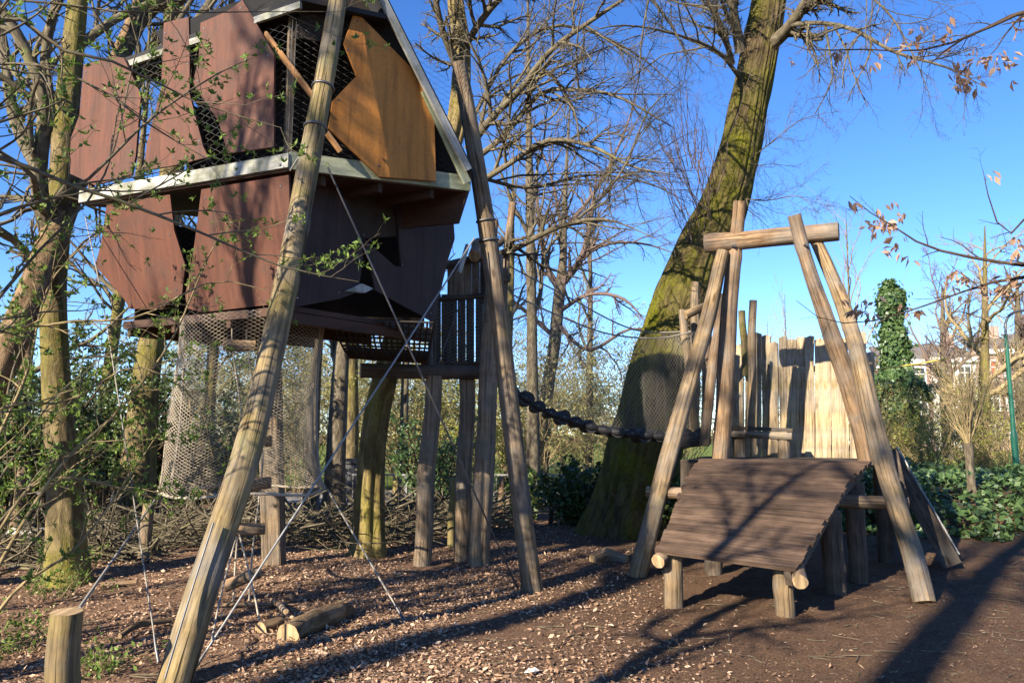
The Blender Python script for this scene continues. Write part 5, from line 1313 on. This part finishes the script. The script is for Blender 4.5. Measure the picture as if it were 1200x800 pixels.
def house(label, x, w, Yh, hgt, wall, gable, seed):
    g = rng(seed); th = thing('town_house', label, 'house', A(x + w / 2, Yh, 0))
    mb = MB(); mb.box(A(x + w / 2, Yh + 4, hgt / 2), A(1, 0, 0), A(0, 1, 0), UP, w / 2 - .01, 4, hgt / 2); mb.build('wall', wall, th)
    mb = MB()
    if gable:
        mb.slab([A(x, Yh - .03, hgt), A(x + w, Yh - .03, hgt), A(x + w * .72, Yh - .03, hgt + 1.1), A(x + w * .5, Yh - .03, hgt + 1.9), A(x + w * .28, Yh - .03, hgt + 1.1)], A(0, -1, 0), .4); mb.build('gable', M['white'], th); mb = MB()
    mb.slab([A(x, Yh + .4, hgt), A(x + w, Yh + .4, hgt), A(x + w, Yh + 3, hgt + 1.7), A(x, Yh + 3, hgt + 1.7)], unit(A(0, -.5, 1)), .2); r = mb.build('roof', M['slate'], th)
    mb = MB(); mb.box(A(x + w * .8, Yh + 3, hgt + 2), A(1, 0, 0), A(0, 1, 0), UP, .45, .4, .7); mb.build('chimney', M['brick'], r)
    mb = MB(); mb.box(A(x + w / 2, Yh - .16, hgt - .15), A(1, 0, 0), A(0, 1, 0), UP, w / 2, .2, .22); mb.build('cornice', M['white'], th)
    for fl in range(3):
        zc = 1.7 + fl * (hgt - .6) / 3
        for j in range(2):
            xc = x + w * (.28 + .44 * j); f = MB()
            f.box(A(xc, Yh - .04, zc), A(1, 0, 0), A(0, 1, 0), UP, .72, .05, 1.0); fr = f.build('window', M['white'], th)
            f = MB(); f.box(A(xc, Yh - .10, zc), A(1, 0, 0), A(0, 1, 0), UP, .55, .02, .82); f.build('pane', M['red_paint'] if (fl == 2 and j == 0 and seed % 2) else M['glass'], fr)
            f = MB(); f.box(A(xc, Yh - .125, zc + .25), A(1, 0, 0), A(0, 1, 0), UP, .56, .012, .05); f.box(A(xc, Yh - .135, zc), A(1, 0, 0), A(0, 1, 0), UP, .05, .01, .82); f.build('glazing_bar', M['white'], fr)
Yh = 72; hx = at(985, 508, Yh)[0]
hs = [('brick house with cream upper floor just right of the leaning logs', 4.6, 8.0, 'plaster', 0), ('red brick house with pale windows right of the ivy column', 4.4, 8.6, 'brick', 0), ('cream house front hidden by thicket behind the pollard', 4.4, 8.8, 'plaster', 0),
      ('red brick house with a red curtained window left of the lamp post', 4.6, 9.6, 'brick', 0), ('red brick house under a white stepped gable at the right edge', 4.8, 9.9, 'brick', 1), ('last cream house beyond the right edge of the view', 4.6, 9.4, 'plaster', 0)]
for i, (lab, w, hh, wl_, gb) in enumerate(hs):
    house(lab, hx, w, Yh, hh, M[wl_], gb, i); hx += w

# ------------------------------------------------------------------ overhanging branches with withered leaves (tree stands right of the view)
ot = A(5.6, 4.3, 0)
bg_ = thing('beech_tree', 'branches with curled withered leaves reaching in from the right', 'tree', ot)
P, Rd = smooth_line([ot + A(0, 0, -.1), ot + A(.05, 0, 2), ot + A(.1, 0.1, 4), ot + A(.2, .1, 6.5)], [.17, .14, .10, .04], 30); mb = MB(); mb.tubes(P, Rd, 14, caps=True, ridge=mossr); mb.build('trunk', M['bark_grey'], bg_)
bou = [([ot + A(.06, 0, 2.1)] + [at(*q) for q in [(1330, 318, 4.5), (1210, 312, 4.7), (1125, 299, 4.8), (1080, 286, 4.85), (1050, 267, 4.9), (1024, 252, 4.9), (996, 230, 4.9)]], [.05, .03, .013, .009, .007, .005, .004, .002]),
       ([ot + A(.06, 0, 1.9)] + [at(*q) for q in [(1330, 320, 4.6), (1205, 325, 4.8), (1162, 331, 5), (1125, 343, 5.1), (1087, 357, 5.2), (1050, 369, 5.3), (1001, 379, 5.4), (960, 372, 5.4), (933, 352, 5.4)]], [.05, .03, .012, .010, .007, .006, .005, .004, .003, .002]),
       ([ot + A(.1, 0.1, 3.6)] + [at(*q) for q in [(1330, 5, 4.6), (1200, 15, 4.8), (1140, 41, 4.9), (1097, 56, 5), (1060, 60, 5.1), (1010, 58, 5.2), (950, 59, 5.3), (920, 50, 5.4)]], [.05, .03, .012, .009, .007, .006, .005, .004, .002]),
       ([ot + A(.1, 0.1, 3.7)] + [at(*q) for q in [(1330, 0, 4.4), (1205, 14, 4.5), (1160, 32, 4.6), (1115, 52, 4.7), (1100, 70, 4.75), (1085, 80, 4.8)]], [.05, .03, .014, .010, .006, .004, .002]),
       ([ot + A(.06, 0, 2.0)] + [at(*q) for q in [(1320, 200, 4.5), (1220, 240, 4.6), (1180, 275, 4.7), (1160, 235, 4.7), (1152, 200, 4.7)]], [.04, .02, .008, .006, .004, .002])]
LP, LR = resample(bou, 22); mb = MB(); mb.tubes(LP, LR, 7)
g = rng(91); q = spawn(LP, LR, 9, .10, .8, .55, .45, 1, 5, -.02, .16, g, rmin=.0012); mb.tubes(*q, 4); q2 = spawn(*q, 3, .5, .7, .6, .2, 1, 4, -.04, .18, g, rmin=.0012); mb.tubes(*q2, 3)
mb.build('boughs', M['twig_dark'], bg_)
cl_ = [(1040, 258, 4.9, 26, .10), (1012, 262, 4.9, 6, .06), (1048, 285, 4.87, 8, .07), (1062, 300, 4.85, 4, .05), (1005, 362, 5.4, 12, .08), (1022, 366, 5.35, 9, .08), (1068, 362, 5.3, 7, .07), (1118, 328, 5.1, 14, .08), (1168, 336, 5.0, 14, .09), (1182, 322, 4.9, 8, .07),
       (1125, 88, 4.9, 22, .09), (1138, 98, 4.9, 12, .07), (1175, 70, 4.8, 16, .10), (1150, 62, 4.8, 8, .06), (1078, 48, 5.0, 10, .08), (1070, 60, 5.0, 8, .07), (1108, 40, 4.9, 8, .07), (1018, 72, 5.2, 5, .05), (982, 62, 5.2, 7, .05), (1160, 205, 4.7, 3, .04), (1196, 30, 4.7, 6, .06), (1190, 290, 4.7, 6, .07), (1000, 240, 4.9, 4, .05), (930, 68, 5.3, 3, .04), (1040, 52, 5.1, 7, .08)]
mb = MB(); pos = []
for (px, py, Yq, n, sp) in cl_: pos.append(at(px, py, Yq) + g.normal(size=(n, 3)) * sp * .55)
pos = np.concatenate(pos); dr = np.tile(A(0, 0, -1.0), (len(pos), 1)) + g.normal(size=(len(pos), 3)) * .5
for k in range(2): mb.leaves(pos + k * A(.012, .01, .008), .07, g, .36, .9, dirs=dr)
mb.build('leaves', M['leaf_dry'], bg_)

# ------------------------------------------------------------------ elder shrub in front of the tree house (rooted left of the view)
def budding(label, root, boughs, seed, lv1=10, leafn=1, lsize=.05, mat='twig', dens=1.0, lr=.16):
    g = rng(seed); th = thing('elder_shrub', label, 'shrub', root)
    LP, LR = resample(boughs, 24); mb = MB(); mb.tubes(LP, LR, 7)
    q = spawn(LP, LR, lv1, lr, .75, .6, .25, 1, 7, .02, .13, g, rmin=.0018); mb.tubes(*q, 5)
    q2 = spawn(*q, 4, .45, .8, .65, .2, 1, 5, .03, .15, g, rmin=.0014); mb.tubes(*q2, 3)
    mb.build('stems', M[mat], th)
    tips = np.concatenate([q2[0][:, -1], q[0][:, -1], q2[0][:, 2]]); sel = g.uniform(size=len(tips)) < dens; tips = tips[sel]
    m = len(tips); n = g.integers(4, 9, m); pos = np.repeat(tips, n, 0); dirs = g.normal(size=(len(pos), 3)) * .8 + A(0, 0, .55)
    mb = MB(); mb.leaves(pos, lsize, g, .42, .3, dirs=dirs); mb.build('foliage', M['leaf_new'], th)
rt0 = A(-4.6, 4.0, 0)
budding('budding elder with dark arching stems in front of the red boards', rt0, [
    ([rt0, at(-120, 250, 4.1), at(-20, 178, 4.3), at(60, 210, 4.4), at(120, 228, 4.5), at(220, 266, 4.6), at(330, 312, 4.8), at(420, 330, 5.0)], [.03, .024, .016, .013, .012, .009, .006, .002]),
    ([rt0, at(-100, 140, 4.0), at(0, 20, 4.1), at(60, 55, 4.2), at(140, 75, 4.3), at(230, 120, 4.4), at(330, 150, 4.5)], [.03, .02, .013, .011, .008, .005, .002]),
    ([rt0 + A(.1, .1, 0), at(-100, 160, 4.4), at(-10, 75, 4.5), at(100, 95, 4.6), at(180, 150, 4.7), at(250, 190, 4.8)], [.03, .02, .010, .008, .006, .002]),
    ([rt0, at(-120, 330, 4.3), at(0, 252, 4.5), at(90, 220, 4.7), at(170, 145, 4.9), at(240, 95, 5.0), at(290, 70, 5.1)], [.03, .022, .012, .010, .008, .006, .002]),
    ([rt0 + A(-.1, 0, 0), at(-80, 60, 4.4), at(20, 0, 4.5), at(110, 12, 4.6), at(220, 15, 4.7), at(300, 14, 4.8), at(400, 14, 5.0)], [.03, .02, .008, .006, .005, .004, .002]),
    ([rt0 + A(0, .2, 0), at(-60, 420, 4.7), at(40, 300, 5.0), at(120, 210, 5.2), at(155, 80, 5.3), at(170, 10, 5.4)], [.025, .016, .009, .007, .005, .002])], 501, lv1=20, dens=.8, lsize=.042)
rt1 = A(-4.3, 5.6, 0)
budding('budding elder with pale twigs in front of the rope net', rt1, [
    ([rt1, at(-60, 430, 5.5), at(60, 380, 5.6), at(160, 372, 5.7), at(250, 330, 5.8), at(330, 345, 5.9)], [.025, .016, .010, .008, .006, .002]),
    ([rt1, at(-20, 500, 5.6), at(80, 470, 5.8), at(160, 430, 6.0), at(230, 470, 6.2), at(250, 540, 6.3)], [.025, .014, .009, .007, .005, .002]),
    ([rt1 + A(.2, .1, 0), at(60, 560, 5.8), at(140, 480, 6.0), at(200, 400, 6.1), at(240, 310, 6.2), at(260, 270, 6.3)], [.02, .012, .010, .008, .006, .002]),
    ([rt1 + A(.1, .2, 0), at(0, 620, 5.7), at(60, 560, 5.9), at(170, 580, 6.1), at(215, 600, 6.3)], [.02, .012, .010, .007, .002]),
    ([rt1 + A(.3, .2, 0), at(20, 690, 5.7), at(90, 640, 5.9), at(150, 560, 6.1), at(190, 500, 6.2)], [.02, .012, .010, .007, .002]),
    ([rt1 + A(.1, .3, 0), at(-20, 560, 6.0), at(30, 440, 6.3), at(60, 330, 6.5), at(130, 260, 6.6)], [.02, .014, .010, .007, .002])], 502, lv1=18, dens=.85, mat='twig_tan', lr=.2, lsize=.04)
rt2 = A(-5.2, 6.6, 0)
budding('leafy young shrub at the left edge before the upright mossy tree', rt2, [
    ([rt2, at(-10, 520, 6.8), at(20, 420, 7.0), at(60, 350, 7.2)], [.02, .014, .009, .002]),
    ([rt2, at(0, 560, 6.8), at(60, 470, 7.0), at(120, 420, 7.2)], [.02, .014, .009, .002]),
    ([rt2, at(10, 600, 6.8), at(60, 540, 7.0), at(130, 520, 7.2)], [.02, .014, .009, .002])], 503, lv1=13, dens=1.0, lsize=.055, lr=.25)
# low leafy growth in the lower left corner
for i, (px, py, h, w, nl, lab) in enumerate([(20, 760, .34, .4, 420, 'low green weeds at the left edge beside the corner post'), (120, 790, .22, .3, 240, 'low green weeds right of the corner post'), (60, 700, .35, .5, 350, 'leggy green weeds behind the corner post')]):
    b = gnd(px, py); shrub(lab, b[0], b[1], h, w, 18, [(4, .4, .7, 4, .02, .15)], M['twig_tan'], M['leaf_new'], nl, .04, 520 + i, name='weed_clump', cat='weeds', clump=3, r0=.003)

# ------------------------------------------------------------------ bare trees behind the viewer; they throw the soft shadows over the ground
for i, (x, y, h, nb_, lab) in enumerate([(-8.4, -8.0, 19, 10, 'tall straight bare tree behind the viewpoint to the left'), (-10.8, -6.15, 18, 9, 'bare tree farther left behind the viewpoint'), (-5.2, -9.5, 18, 10, 'bare tree nearest behind the viewpoint'), (-3.0, -12.5, 20, 11, 'bare tree farthest behind the viewpoint'), (-7.2, 1.2, 8.6, 15, 'smaller bare tree beside the viewpoint on the left'), (-3.9, -.2, 7.6, 8, 'small bare tree nearest the viewpoint on the left')]):
    bare_tree(lab, [A(x, y, -.1), A(x + .2, y, h * .3), A(x - .1, y + .1, h * .65), A(x + .2, y, h)], [h * .0145, h * .0125, h * .0085, .02], (nb_, (.5, .5, .33, .33, .42, .42)[i], .97, .34, .8, .05), [(9, .42, .75, 6, .03, .16), (8, .5, .8, 5, 0, .18), (4, .5, .8, 4, 0, .2)], M['bark_grey'], M['twig'], 601 + i, name='bare_tree', S=12, K=24, rmin=.004)
